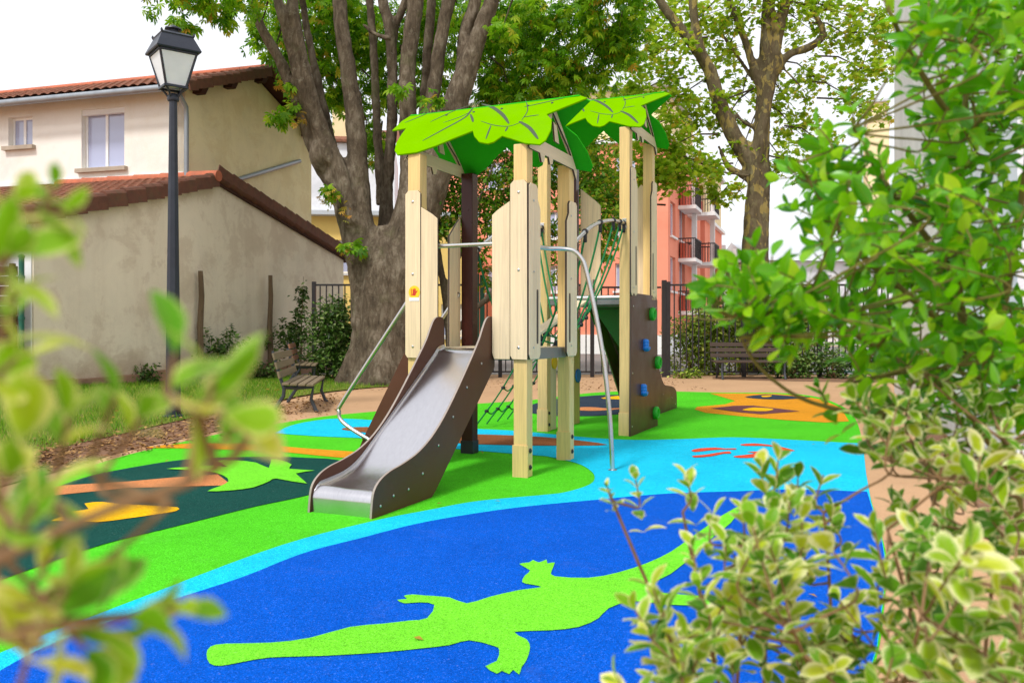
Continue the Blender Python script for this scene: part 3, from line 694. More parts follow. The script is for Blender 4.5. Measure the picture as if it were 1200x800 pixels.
ch = MB().box2((.9,1.0,9.3),(1.7,1.7,11.0)).build('chimney', M['cream2'], rf, bevel=.01)

# ================================================================== salmon apartment blocks behind the fence
def balcony(parent, place, a, b, v, depth, open_left=True):
    """concrete slab with a railing in front; place(u, v, d): d negative comes out of the wall"""
    def slab(mb, u0, u1, v0, v1, d0, d1):
        P = [place(u0,v0,d0), place(u1,v0,d0), place(u1,v1,d0), place(u0,v1,d0), place(u0,v0,d1), place(u1,v0,d1), place(u1,v1,d1), place(u0,v1,d1)]
        mb.add(P, [(0,1,2,3),(7,6,5,4),(0,4,5,1),(1,5,6,2),(2,6,7,3),(3,7,4,0)])
    mb = MB(); slab(mb, a, b, v-.18, v, -depth, -.003); bal = mb.build('balcony', M['white'], parent)
    r = MB(); slab(r, a+.03, b-.03, v+.98, v+1.04, -depth+.02, -depth+.07)
    n = int((b-a)/.13)
    for k in range(n+1):
        u = a+.05+(b-a-.1)*k/n; slab(r, u-.012, u+.012, v+.05, v+.98, -depth+.03, -depth+.055)
    for u in (a+.04, b-.04):
        slab(r, u-.02, u+.02, v+.98, v+1.04, -depth+.075, -.005)
        for k in range(int(depth/.14)):
            dd = -depth+.1+k*.14; slab(r, u-.012, u+.012, v+.05, v+.98, dd, dd+.025)
    r.build('railing', M['fence'], bal); return bal
AC = at(783, 385, 41); AA = math.atan2(1, .37)
def apartment(name, label, C, hp, hc, depth_r, wid_l, rows, cols, bal_cols, setback=1.0, lower=M['salmon'], upper=M['cream2']):
    """local x runs back along the balcony facade, local y to the left along the front face"""
    t = thing(name, label, 'apartment building', (C.x, C.y, 0), AA)
    pr = lambda u, v, d: Vector((u, d, v))            # right facade: plane y = 0, inwards +y
    pf = lambda u, v, d: Vector((d, u, v))            # front face: plane x = 0, inwards +x
    holes = [(u, u+wd, z, z+h) for z in rows for (u, wd, h) in cols if z+h < hp-.3]
    wall_grid(0, depth_r, 0, hp, holes, pr, .3).build('balcony_wall', lower, t)
    for q in holes: window(t, pr, *q, .18, .06, q[1]-q[0] > .8, sill=M['white'])
    fh = [(u, u+1.0, z, z+1.35) for z in rows for u in (1.6, 5.2, 8.4) if z+1.35 < hp-.3 and u+1.2 < wid_l]
    wall_grid(.001, wid_l, 0, hp, fh, pf, .3).build('front_wall', lower, t)
    for q in fh: window(t, pf, *q, .18, .06, True, sill=M['white'])
    MB().box2((.31,.31,0),(depth_r-.01,wid_l,hp-.02)).build('inner_wall', lower, t)
    MB().box2((-.25,-.25,hp+.003),(depth_r+.25,wid_l,hp+.22)).build('cornice', M['white'], t, bevel=.02)
    if hc > hp:
        MB().box2((setback,setback*.4,hp+.225),(depth_r-.3,wid_l-.3,hc)).build('attic_wall', upper, t)
        MB().box2((setback-.3,setback*.4-.3,hc+.003),(depth_r,wid_l,hc+.2)).build('roof', M['roofgrey'], t, bevel=.02)
    MB().box2((-.06,-.06,-.05),(depth_r,-.003,.95)).build('plinth', M['white'], t)
    MB().box2((-.06,-.002,-.05),(-.003,wid_l,.95)).build('plinth', M['white'], t)
    for z in rows:
        for a, b, dp in bal_cols:
            bal = balcony(t, pr, a, b, z-.95 if z > 2 else z-.9, dp)
            MB().box2((b-.35,-dp+.25,z-.94),(b-.1,-dp+.5,z+1.55)).build('column', M['white'], bal)
            MB().box2((a+.2,-dp*.4,z-.945),(b-.45,-.06,z-.15)).build('parapet', M['salmon_dk'], bal)
    return t
rows1 = [3.1, 5.8, 8.5]
apartment('apartment_block', 'salmon pink apartment block with white window frames and stacked balconies', AC, 10.3, 13.2, 11, 12, rows1, [(.6,1.5,1.7),(3.3,1.8,1.95),(8.6,1.0,1.6)], [(2.9,5.2,.9),(5.9,8.0,1.5)])
C2 = at(826, 385, 53)
apartment('apartment_block', 'pale yellow and salmon apartment block standing behind the pink one', C2, 8.0, 11.6, 9, 6, [2.6,5.3], [(1.4,.8,1.5),(3.4,1.4,1.7)], [(2.8,5.0,1.0),(6,8,1.4)], .02)
C3 = at(1042, 385, 70)
apartment('apartment_block', 'distant tan apartment tower seen between the leaves beside the white wall', C3, 18.5, 20, 10, 1.6, [4,7,10,13,16], [(1.2,1.0,1.5),(4,1.2,1.5)], [], .5, M['cream2'])
lh = thing('low_house', 'distant white house with pale roof beyond the plane tree trunk', 'house', (17.5, 62, 0), math.radians(8))
lpl = lambda u, v, d: Vector((u, d, v)); LW = [(1.5,2.6,1.5,3.0),(5,6.1,1.5,3.0),(8,9.1,1.5,3.0),(1.5,2.6,4,5.2),(5,6.1,4,5.2)]
wall_grid(0, 12, 0, 6.2, LW, lpl, .25).build('wall', M['whiter'], lh)
MB().box2((.01,.26,0),(11.9,6,6.1)).build('inner_wall', M['whiter'], lh)
for q in LW: window(lh, lpl, *q, .15, .07, True, sill=M['kerb'])
MB().prism([(-.4,-.5,6.2),(-.4,3,7.8),(-.4,6.5,6.2)], (12.8,0,0)).build('roof', M['roofgrey'], lh)

# ================================================================== white building on the right
WA = Vector((7.48, 16.7, 0)); WB = Vector((3.85, 6.5, 0)); wdir = (WB-WA).normalized()
wb = thing('white_building', 'tall smooth white rendered building wall half hidden by the green shrub', 'building', WA, math.atan2(wdir.y, wdir.x))
L = (WB-WA).length
for k in range(4):      # facade panels with narrow joints
    MB().box2((k*L/4+(.0 if k == 0 else .006), 0, -.05), ((k+1)*L/4-.006, 2.6, 11)).build('wall_panel', M['whiter'], wb, bevel=.01)
MB().box2((.02,.02,-.05),(L-.02,2.58,10.9)).build('inner_wall', M['rend_grey'], wb)
MB().box2((-.12,-.12,11.003),(L+.1,2.7,11.2)).build('coping', M['zinc'], wb, bevel=.02)

# ================================================================== metal fences, gate, green boards
FY = 22.0
def picket_fence(name, label, cat, x0, x1, y, h=2.4, sp=.157, posts=(), top2=True, group=None, zlow=.12):
    t = thing(name, label, cat, (x0, y, 0), 0, group); L = x1-x0
    MB().box2((0,-.018,h-.05),(L,.018,h)).build('rail', M['fence'], t, bevel=.004)
    MB().box2((0,-.018,zlow),(L,.018,zlow+.04)).build('rail', M['fence'], t, bevel=.004)
    n = int(L/sp); pr = None
    for k in range(1, n):
        if pr is None: pr = MB().box2((-.015,-.015,zlow+.042),(.015,.015,h-.052)).build('picket', M['fence'], t); o = pr
        else: o = pr.copy(); COL.objects.link(o); o.parent = t
        o.location = (L*k/n, 0, 0)
    for p in posts: MB().box2((p-.05,-.05,-.05),(p+.05,.05,h+.06)).build('fence_post', M['fence'], t, bevel=.006)
    return t
X = lambda px, Y=FY: (px-600)/1000*Y
picket_fence('metal_fence', 'black picket fence behind the ivy hedge and chestnut trunk', 'fence', X(368), X(694), FY, posts=(.0, 2.4, 4.8, X(694)-X(368)))
picket_fence('metal_gate', 'black metal gate with pickets in front of the salmon building', 'gate', X(697.5), X(775), FY+.05, 2.34, .157, posts=(), zlow=.1)
picket_fence('metal_fence', 'black picket fence behind the slatted bench and light hedge', 'fence', X(783), X(1062), FY, posts=(.0, 1.95, 3.9, X(1062)-X(783)))
MB_ = MB().box2((-.06,-.06,-.05),(.06,.06,2.5)); o = MB_.build('gate_post', M['fence'], None, .006, loc=(X(778.5), FY+.02, 0)); tag(o, 'black square gate post hinging the gate beside the climbing wall', 'post')
gb = thing('green_boards', 'two tall dark green boards standing by the fence behind the slide', 'panel', (X(556,21.3), 21.3, 0))
for k in range(2): MB().box2((k*.135,0,-.05),(k*.135+.12,.03,2.62-.03*k)).build('board', M['greenpaint'], gb, bevel=.01)

# ================================================================== lamp post
lb = gp(203, 490); lamp = thing('lamp_post', 'dark blue street lamp with four sided frosted glass lantern', 'street lamp', lb, math.radians(38))
MB().lathe((0,0,0), [(.15,-.05),(.15,.04),(.108,.06),(.102,.5),(.096,1.2),(.077,2.6),(.056,4.3),(.054,4.45)], 8).build('pole', M['lampmetal'], lamp, bevel=.004)
MB().lathe((0,0,4.42), [(.075,0),(.085,.03),(.07,.07),(.06,.1)], 12).build('collar', M['lampmetal'], lamp, smooth=True)
br = MB()
for k in range(4):
    a = math.pi/4+k*math.pi/2; c, s_ = math.cos(a), math.sin(a)
    br.tube([(c*.05,s_*.05,4.44),(c*.09,s_*.09,4.5),(c*.13,s_*.13,4.55),(c*.19,s_*.19,4.6)], .014, 6)
br.build('bracket', M['lampmetal'], lamp, smooth=True)
zb, zt, hb, ht = 4.60, 5.06, .135, .245
fr = MB()
for sx, sy in ((1,1),(1,-1),(-1,1),(-1,-1)):
    fr.bar((sx*hb,sy*hb,zb),(sx*ht,sy*ht,zt),.026,.026)
for (h_, z_) in ((hb+.01, zb), (ht, zt)):
    for (a, b) in (((-h_,-h_),(h_,-h_)),((h_,-h_),(h_,h_)),((h_,h_),(-h_,h_)),((-h_,h_),(-h_,-h_))): fr.bar((*a,z_),(*b,z_),.032,.032)
fr.build('lantern_frame', M['lampmetal'], lamp, bevel=.003)
for k in range(4):
    Rz = Matrix.Rotation(k*math.pi/2, 3, 'Z')
    P = [Rz @ Vector(p) for p in ((-hb+.014,-hb+.002,zb+.02),(hb-.014,-hb+.002,zb+.02),(ht-.014,-ht+.002,zt-.02),(-ht+.014,-ht+.002,zt-.02))]
    MB().prism(P, Rz @ Vector((0,.006,0))).build('glass_pane', M['frost'], lamp)
rfm = MB()
def ring4(h, z): return [(-h,-h,z),(h,-h,z),(h,h,z),(-h,h,z)]
lv = [(.29,5.07),(.30,5.09),(.215,5.28),(.225,5.30),(.17,5.335),(.10,5.36)]
V = [p for h, z in lv for p in ring4(h, z)]; F = [(3,2,1,0)]+[(i*4+k, i*4+(k+1) % 4, (i+1)*4+(k+1) % 4, (i+1)*4+k) for i in range(len(lv)-1) for k in range(4)]+[tuple(len(V)-4+k for k in range(4))]
cap = rfm.add(V, F).build('lantern_roof', M['lampmetal'], lamp, bevel=.004)
MB().lathe((0,0,5.36), [(.10,0),(.07,.012),(.066,.05),(.115,.055),(.11,.075),(.06,.095),(.03,.115)], 14).build('finial', M['lampmetal'], cap, smooth=True)
for sx, sy in ((1,1),(1,-1),(-1,1),(-1,-1)): MB().lathe((sx*.215,sy*.215,5.30), [(.014,0),(.018,.02),(.006,.045)], 8).build('corner_knob', M['lampmetal'], cap, smooth=True)
MB().lathe((0,0,4.62), [(.05,0),(.06,.05),(.03,.12)], 12).build('lamp_holder', M['white'], lamp, smooth=True)

# ================================================================== benches
def bench(label, loc, rz, L, wood_m, back_m=None, seat=.45, nback=3):
    t = thing('park_bench', label, 'bench', loc, rz, 'slatted park benches')
    back_m = back_m or wood_m
    for k in range(4): MB().box((0,-.20+k*.118,seat-.02+.006*k), (L,.1,.035)).build('seat_slat', wood_m, t, bevel=.008)
    for k in range(nback):
        R = Matrix.Rotation(math.radians(-14), 3, 'X'); MB().box((0,.25+k*.035,seat+.13+k*.135), (L,.032,.105), R).build('back_slat', back_m, t, bevel=.008)
    for sx in ((-L/2+.18), L/2-.18):
        m = MB()
        m.tube([(sx,-.30,0),(sx,-.27,.03),(sx,-.2,.2),(sx,-.23,seat-.06),(sx,0,seat-.07),(sx,.2,seat-.06),(sx,.25,seat+.1),(sx,.36,seat+.48)], [.03,.028,.026,.028,.03,.03,.026,.02], 6)
        m.tube([(sx,.36,0),(sx,.3,.1),(sx,.2,.25),(sx,.19,seat-.06)], .027, 6)
        m.build('leg', M['iron'], t, smooth=True)
    return t
bench('dark slatted wooden bench in front of the black picket fence and light hedge', (X(880,21.2), 21.2, 0), 0, 1.9, M['benchdark'])
bench('weathered grey green slatted bench on the lawn beside the lamp post', (-3.32,13.6,.0), math.radians(98), 2.2, M['benchwood'], seat=.44)
bench('weathered bench with reddish backrest slats in front of the ivy hedge', (-4.72,19.6,.03), math.radians(100), 1.7, M['benchwood'], M['benchred'], .43)
# ================================================================== the play structure
UX, UY = .408, .913                        # local +y (back along the bridge); local +x = (.913, -.408)
B0 = Vector((.094, 7.22, .012)); PA = math.atan2(-UX, UY)
ps = thing('play_structure', 'wooden playground tower with lime leaf shaped roofs, steel slide and rope bridge', 'playground equipment', B0, PA)
def loc_of(w_):
    d = Vector(w_)-B0; return Vector((d.x*UY-d.y*UX, d.x*UX+d.y*UY, d.z))
def ray_local(px, py):
    o = loc_of((0,0,CAM_H)); q = loc_of(at(px, py, 5.0)); return o, q-o
S = 1.03; T2 = 3.04; PW = .124
def post(x, y, top, dark=False, foot=True):
    mt = M['darkpost'] if dark else M['post']
    o = MB().box2((x-PW/2,y-PW/2,-.03),(x+PW/2,y+PW/2,top)).build('post', mt, ps, bevel=.008)
    if foot:
        MB().box2((x-PW/2-.006,y-PW/2-.012,-.025),(x+PW/2+.012,y-PW/2-.001,.26)).build('foot_plate', mt, o, bevel=.003)
        for z in (.07, .21):
            MB().lathe((x+PW/2+.001,y-.0,z), [(.022,0),(.022,.006),(.012,.014)], 12, Matrix(((0,0,1),(0,1,0),(-1,0,0)))).build('bolt_cap', M['blackpl'], o, smooth=True)
    return o
POST_TOP, H2 = 2.79, .80      # the second tower stands H2 higher
for (x, y, dk) in ((-S,0,0),(0,0,0),(0,S,0),(-S,S,1),(-S,T2,0),(0,T2,0),(0,T2+S,0),(-S,T2+S,1)): post(x, y, POST_TOP+(H2 if y > 2 else 0), bool(dk), not dk)
for y in (S, T2+S): MB().box2((-S-PW/2-.006,y-PW/2-.006,-.02),(-S+PW/2+.006,y+PW/2+.006,.12)).build('post_shoe', M['blackpl'], ps, bevel=.004)

def board(name, outline, axis, pos, thick, mat, parent=ps, bevel=.004, slot=None):
    """outline in (a, z); axis 'y': plane y = pos, axis 'x': plane x = pos"""
    P = [((a, pos, z) if axis == 'y' else (pos, a, z)) for a, z in outline]
    th = (0,thick,0) if axis == 'y' else (thick,0,0)
    return MB().prism(P, th).build(name, mat, parent, bevel=bevel*.6, seg=1, edge=(th, M['edge']))
def screws(parent, pts, axis, pos, sgn, r=.011, mat=None):
    for a, z in pts:
        if axis == 'y': c = (a, pos, z); Rm = Matrix(((1,0,0),(0,0,sgn),(0,-sgn,0)))
        else: c = (pos, a, z); Rm = Matrix(((0,0,sgn),(0,1,0),(-sgn,0,0)))
        MB().lathe(c, [(r,0),(r,.004),(r*.5,.007)], 10, Rm).build('screw', mat or M['steel'], parent, smooth=True)
FR = -PW/2-.002     # front of the posts at y = 0
def pair_front(x_in, sgn, y, z0, z1, z2, thick=-.024, mat=None, sc=True):
    """the two-board side cheek of an opening: the tall board over the post, a lower one beside it"""
    mat = mat or M['plank']; w1 = .155; w2 = .165
    a0, a1 = (x_in-PW/2-.012, x_in-PW/2-.012+w1) if sgn > 0 else (x_in+PW/2+.012-w1, x_in+PW/2+.012)
    r = .03
    o = board('board', [(a0,z0+.03),(a0+.02,z0),(a1-.0,z0+.0),(a1,z0+.0),(a1,z2-r),(a1-r,z2),(a0+r,z2),(a0,z2-r)], 'y', y, thick, mat)
    if sc: screws(o, [((a0+a1)/2, z0+.1), ((a0+a1)/2, (z0+z2)/2), ((a0+a1)/2, z2-.1)], 'y', y+thick-.001, -1)
    b0, b1 = (a1+.005, a1+.005+w2) if sgn > 0 else (a0-.005-w2, a0-.005)
    if sgn > 0: ol = [(b0,z0),(b1-.02,z0),(b1,z0+.05),(b1,z1-.06),(b1-.05,z1-.02),(b0,z1+.05)]
    else: ol = [(b0,z0+.05),(b0+.02,z0),(b1,z0),(b1,z1+.05),(b0+.05,z1-.02),(b0,z1-.06)]
    board('board', ol, 'y', y, thick*.92, mat)
    return o
# front face of tower one, either side of the slide
la = pair_front(-S, 1, FR, .98, 2.26, 2.46)
pair_front(0, -1, FR, .98, 2.26, 2.48)
# right face boards at B and C, with hand slots
def right_board(y0, y1, z0, z1, x, step=0, flip=False, slot=True, mat=None):
    r = .03
    ol = [(y0,z0+.04),(y0+.03,z0),(y1-.03,z0),(y1,z0+.04),(y1,z1-.2),(y1-.06,z1-.12),(y1-.06,z1-r),(y1-.06-r,z1),(y0+r,z1),(y0,z1-r)]
    if flip: ol = [(y0+y1-a, z) for a, z in ol][::-1]
    o = board('board', ol, 'x', x, .024, mat or M['plank'])
    if slot:
        ys = y1-.07 if not flip else y0+.07
        board('hand_slot', [(ys-.016,z0+.13),(ys+.016,z0+.13),(ys+.02,z0+.16),(ys+.02,z0+.56),(ys+.016,z0+.59),(ys-.016,z0+.59),(ys-.02,z0+.56),(ys-.02,z0+.16)], 'x', x+.0225, .003, M['edge'], o, 0)
    screws(o, [((y0+y1)/2-.03, z0+.1), ((y0+y1)/2-.03, (z0+z1)/2), ((y0+y1)/2-.03, z1-.14)], 'x', x+.025, 1)
    return o
RX = PW/2+.002
right_board(-.075, .175, .98, 2.46, RX)
right_board(S-.20, S+.075, .98, 2.44, RX, flip=True)
# second tower, right face
right_board(T2-.075, T2+.19, 1.62, 3.12, RX)
right_board(T2+S-.20, T2+S+.075, 1.60, 3.10, RX, flip=True)
board('board', [(-.34,1.62),(-.07,1.62),(-.07,3.06),(-.12,3.10),(-.34,2.86)], 'y', T2+S+.066, .024, M['plank'])
board('board', [(-S+.08,1.62),(-S+.36,1.62),(-S+.36,2.86),(-S+.30,2.92),(-S+.08,3.10)], 'y', T2+S+.066, .024, M['plank'])
board('board', [(S-.30,1.0),(S-.075,1.0),(S-.075,2.34),(S-.13,2.30),(S-.30,2.14)], 'x', -S-RX-.024, .024, M['plank'])   # left face, by the dark post
o = board('board', [(-S-.19,1.06),(-S-.07,1.06),(-S-.07,2.36),(-S-.1,2.3),(-S-.19,2.22)], 'y', S-PW/2-.026, .024, M['post'])
screws(o, [(-S-.13,1.12),(-S-.13,1.62),(-S-.13,1.78)], 'y', S-PW/2-.027, -1, .018, M['blackpl'])
board('board', [(T2-.07,1.62),(T2+.2,1.62),(T2+.2,2.3),(T2+.12,2.36),(T2-.07,2.5)], 'x', -S-RX-.024, .024, M['plank'])

# sticker on the left cheek: yellow disc, red hand, white strip
sx, sz, sy = -S+.02, 1.56, FR-.0255
st_ = MB().lathe((sx,sy,sz), [(.058,0),(.058,.0012)], 28, Matrix(((1,0,0),(0,0,-1),(0,1,0)))).build('warning_sticker', M['yellow'], la)
hand = [(-.022,-.03),(.012,-.03),(.02,-.008),(.034,.008),(.03,.016),(.016,.006),(.016,.03),(.009,.032),(.006,.014),(.003,.036),(-.004,.036),(-.005,.014),(-.009,.03),(-.016,.028),(-.016,.0)]
MB().prism([(sx+a,sy-.0014,sz+b) for a, b in hand], (0,-.001,0)).build('hand_symbol', M['redprint'], la)
MB().prism([(sx-.034,sy-.0014,sz-.03),(sx-.026,sy-.0014,sz-.03),(sx-.026,sy-.0014,sz+.03),(sx-.034,sy-.0014,sz+.03)], (0,-.001,0)).build('hand_symbol', M['redprint'], la)
MB().box((sx,sy-.001,sz-.062), (.1,.002,.03)).build('sticker_strip', M['white'], la)

# decks
for (y0, zd) in ((0, 1.07), (T2, 1.62)):
    d = MB().box2((-S+.066,y0+.066,zd-.025),(-.066,y0+S-.066,zd)).build('deck', M['plank_h'], ps, bevel=.003)
    MB().box2((-S+.064,y0-.03,zd-.10),(-.064,y0+.05,zd-.028)).build('deck_frame', M['deckgrey'], d, bevel=.006)
    MB().box2((-S+.064,y0+S-.05,zd-.10),(-.064,y0+S+.03,zd-.028)).build('deck_frame', M['deckgrey'], d, bevel=.006)
    MB().box2((-.05,y0+.064,zd-.10),(.03,y0+S-.064,zd-.004)).build('deck_frame', M['deckgrey'], d, bevel=.006)
    MB().box2((-S-.03,y0+.064,zd-.10),(-S+.05,y0+S-.064,zd-.028)).build('deck_frame', M['deckgrey'], d, bevel=.006)
MB().tube([(-S+.07,T2-.005,1.60),(-.07,T2-.005,1.60)], .034, 12).build('deck_tube', M['steel'], ps, smooth=True)

# ---- leaf shaped roofs: the outline is laid on the slope plane of tower one and reused on tower two
RIDGE, EAVE, YE, YR = 3.28, 2.75, -.12, S/2
pn = Vector((0, -(RIDGE-EAVE), YR-YE)).normalized()
p0_ = Vector((0, YR, RIDGE))
def to_slope(px, py):
    o, d = ray_local(px, py); t = (p0_-o).dot(pn)/d.dot(pn); return o+d*t
roof_px = [(460,154.7),(471,144),(485,134),(498,129),(515,126),(541,123),(560,121.5),(597,118),(616,116.5),(633,113.5),(660,111.2),(680,112.8),(688.6,116.5),(670,124),(655,130),(641,135.7),(647,142),(646,154),(640,166),(633,171),(616,169.5),(599,164),(589,161),(579,168),(572,170),(562,168),(556,161),(554.5,155),(534,163),(511,172.5),(489,180),(466,183),(463,178),(465,169),(471,159),(476.5,152)]
roof_loc = [to_slope(*p) for p in roof_px]
# keep the panel on its side of the ridge
roof_loc = [p if p.y < YR+.02 else p + (Vector((0, YE-YR, EAVE-RIDGE)).normalized()*((p.y-YR-.02)*1.4)) for p in roof_loc]
vein_px = [[(475,146),(492,139),(508,132)],[(505,145),(535,131),(556,124.5)],[(520,146),(540,139),(552,133)],[(496,167),(520,154),(545,140),(553,131),(560,123)],[(552,136),(554,141),(555,145)],
           [(565,124),(578,128),(590,137),(597,147)],[(564,144),(580,149),(598,150),(614,144)],[(570,165),(573,157),(576,149)],[(593,156),(595.5,151)],[(609,144.5),(621,152),(631,165)],[(616,118),(619,131),(612,143)],[(615,127.5),(640,122),(664,116.5)],[(614,139.5),(624,138),(632,137)]]
vein_w = [.004,.004,.003,.007,.008,.012,.003,.005,.006,.011,.003,.004,.004]
vein_loc = [[to_slope(*p) for p in v] for v in vein_px]
def mirror(p): return Vector((p.x, 2*YR-p.y, p.z))
def strip(pts, wd, nrm):
    mb = MB(); P = [Vector(p) for p in catmull(pts, 4, False)]; V = []; N = len(P)
    for i, p in enumerate(P):
        t = (P[min(i+1,N-1)]-P[max(i-1,0)]).normalized(); s_ = t.cross(nrm).normalized(); k = wd*(math.sin(math.pi*(i+.6)/(N+.2)))**.6
        V += [p+s_*k, p-s_*k]
    F = [(2*i,2*i+1,2*i+3,2*i+2) for i in range(N-1)]
    return mb.add(V, F)
for ty in (0, T2):
    zo = H2 if ty else 0; off = Vector((0, ty, zo))
    smo = [Vector(p) for p in roof_loc]
    o = MB().prism([p+off for p in smo], pn*.016).build('leaf_roof_panel', M['roofg'], ps, bevel=.003, seg=1)
    for v, wd in zip(vein_loc, vein_w):
        strip([p+off+pn*.0185 for p in v], wd*1.5, pn).build('vein', M['vein'], o)
    for fx in (.08, .3, .52, .72, .9):
        q = Vector((-S-.05+fx*1.3, YR-.06, 0)); q.z = RIDGE-(YR-q.y)*(RIDGE-EAVE)/(YR-YE); 
        MB().lathe(q+off+pn*.0165, [(.012,0),(.012,.004),(.006,.008)], 8, pn.to_track_quat('Z','Y').to_matrix()).build('screw', M['blackpl'], o, smooth=True)
    pm = Vector((0, -pn.y, pn.z))
    MB().prism([mirror(p)+off for p in smo], pm*.016).build('leaf_roof_panel', M['roofback'], ps, bevel=.003, seg=1)
    MB().tube([(-S-.02,YR+ty,RIDGE-.02+zo),(.04,YR+ty,RIDGE-.02+zo)], .03, 10).build('ridge_tube', M['steel'], ps, smooth=True)
    for gx in (RX, -S-RX-.022):       # the gable trusses
        z0 = 2.75+zo; zt = RIDGE-.05+zo
        a = [(-.062,z0+.015),(-.05,z0-.0),(S*.17,z0+.0),(S*.21,z0-.075),(S*.26,z0-.06),(S*.28,z0),(S*.37,z0),(S*.40,z0-.06),(S*.45,z0-.05),(S*.47,z0),(S-.01,z0),(S+.07,z0-.09),(S+.078,z0-.0),(S-.06,z0+.115),(.06,z0+.115)]
        board('gable_truss', [(p+ty, z) for p, z in a], 'x', gx, .022, M['plank_h'])
        board('gable_rafter', [(S+.05+ty,z0+.02),(S-.08+ty,z0+.145),(YR-.05+ty,zt-.04),(YR+ty,zt+.02),(YR+.05+ty,zt-.03)], 'x', gx, .021, M['plank_h'])
        board('gable_rafter', [(-.05+ty,z0+.02),(.08+ty,z0+.145),(YR-.055+ty,zt-.12),(YR-.055+ty,zt-.04)], 'x', gx, .021, M['plank_h'])
        board('gable_strut', [(S*.52+ty,z0+.172),(S*.62+ty,z0+.165),(YR+.06+ty,zt-.16),(YR-.02+ty,zt-.14)], 'x', gx+.001, .019, M['plank_h'])

# ---- slides
def slide(x0, y0, sgn, zd, L, left_mat, right_mat, w_=.46, extra=None):
    """runs from (x0, y0) along sgn * y; profile stations r -> chute height"""
    k = zd/1.07
    pr = [(-.06,zd+.0),(.06,zd-.02),(.16,zd-.09)]
    r1, z1 = L*.66, .30*min(1.25, k)
    pr += [(.16+(r1-.16)*t, (zd-.09)+(z1-zd+.09)*t) for t in (.25,.5,.75,1)]
    pr += [(L*.74,z1-.075),(L*.82,z1-.115),(L*.92,z1-.135),(L*.97,z1-.14)]
    P = catmull([(a,b) for a, b in pr], 4, False)
    zend = P[-1][1]
    for a in range(1, 7): t = a/6*math.pi/2; P.append(np.array((L*.97+.075*math.sin(t), zend-.075*(1-math.cos(t)))))
    P.append(np.array((L*.97+.075, -.02)))
    mb = MB(); V = []; Y = lambda r: y0+sgn*r
    prof = [(-w_/2,.03),(-w_/2+.003,.012),(-w_/2+.012,.002),(0,0),(w_/2-.012,.002),(w_/2-.003,.012),(w_/2,.03)]
    N = len(prof)
    for i, p in enumerate(P):
        lip = 1 if i < len(P)-9 else max(0, 1-(i-len(P)+9)/4)
        for a, b in prof: V.append((x0+a, Y(p[0]), p[1]+b*lip))
    F = [(i*N+j, i*N+j+1, (i+1)*N+j+1, (i+1)*N+j) for i in range(len(P)-1) for j in range(N-1)]
    sl_ = mb.add(V, F).build('slide', M['chute'], ps, smooth=True)
    top = [(-.05,zd+.19),(-.045,zd+.25),(.0,zd+.27),(.07,zd+.268),(.13,zd+.235),(.19,zd+.16),(.30,zd+.02),(L*.4,zd*.58+.06),(L*.55,zd*.42+.02),(L*.68,z1+.055),(L*.8,z1+.0),(L*.9,z1-.03),(L*.97,z1-.075),(L+.02,z1-.15),(L+.045,.0)]
    top = catmull(top, 4, False)
    bot = [(L+.045,-.03),(L*.60,-.03),(L*.55,.03),(.12,zd-.30),(-.04,zd-.16)]
    ol = [tuple(p) for p in top]+bot
    for sd, mt in ((-1, left_mat), (1, right_mat)):
        xx = x0+sd*(w_/2+.004); 
        o = MB().prism([(xx, Y(a), b) for a, b in ol], (sd*.02,0,0)).build('side_panel', mt, sl_, bevel=.002, seg=1, edge=((1,0,0), M['hpl_edge']))
        screws(o, [(Y(a), b) for a, b in ((.22,zd-.12),(L*.27,zd*.72),(L*.4,zd*.52),(L*.53,zd*.34),(L*.66,z1-.11),(L*.77,z1-.19),(L*.88,z1-.2),(L*.97,.06))], 'x', xx+sd*.0205, sd, .010)
    return sl_
s1 = slide(-S/2, -.06, -1, 1.07, 1.80, M['hpl'], M['hpl'], .47)
s2 = slide(-S/2, T2+S+.06, 1, 1.62, 2.55, M['hpl'], M['hpl'], .47)
# green triangular panel under the second slide
MB().prism([(-.80,T2+S+.0,1.50),(-.80,T2+S+.0,1.56),(-.80,T2+S+.10,1.57),(-.80,T2+S+1.9,.34),(-.80,T2+S+1.5,.30)], (-.02,0,0)).build('green_panel', M['greenpl'], ps, bevel=.003)
MB().prism([(-.78,T2+S-.02,1.57),(-.07,T2+S-.02,1.57),(-.07,T2+S-.02,.62),(-.12,T2+S-.02,.62)], (0,-.02,0)).build('green_panel', M['greenpl'], ps, bevel=.003)
MB().box2((-.74,T2+S-.046,1.49),(-.08,T2+S-.043,1.498)).build('panel_groove', M['edge'], ps)

# ---- stair on the left face with tube handrails
for y, nm in ((.08, 0), (S-.1, 1)):
    stg = MB().prism([(-S-.07,y,1.16),(-S-.10,y,1.17),(-S-.64,y,.20),(-S-.74,y,-.02),(-S-.46,y,-.02),(-S-.07,y,.74)], (0,.02,0)).build('stair_stringer', M['hpl'], ps, bevel=.003)
    pts = catmull([(-S-.07,y-.03,1.56),(-S-.12,y-.03,1.50),(-S-.82,y-.03,.58),(-S-.88,y-.03,.46),(-S-.86,y-.03,.38),(-S-.74,y-.03,.30),(-S-.52,y-.03,.20)], 5, False)
    MB().tube(pts, .019, 10).build('handrail', M['steel'], ps, smooth=True)
for k in range(4):
    z = .2+k*.22; MB().box2((-S-.66+k*.145,.103,z),(-S-.46+k*.145,S-.103,z+.03)).build('stair_tread', M['hpl'], ps, bevel=.004)
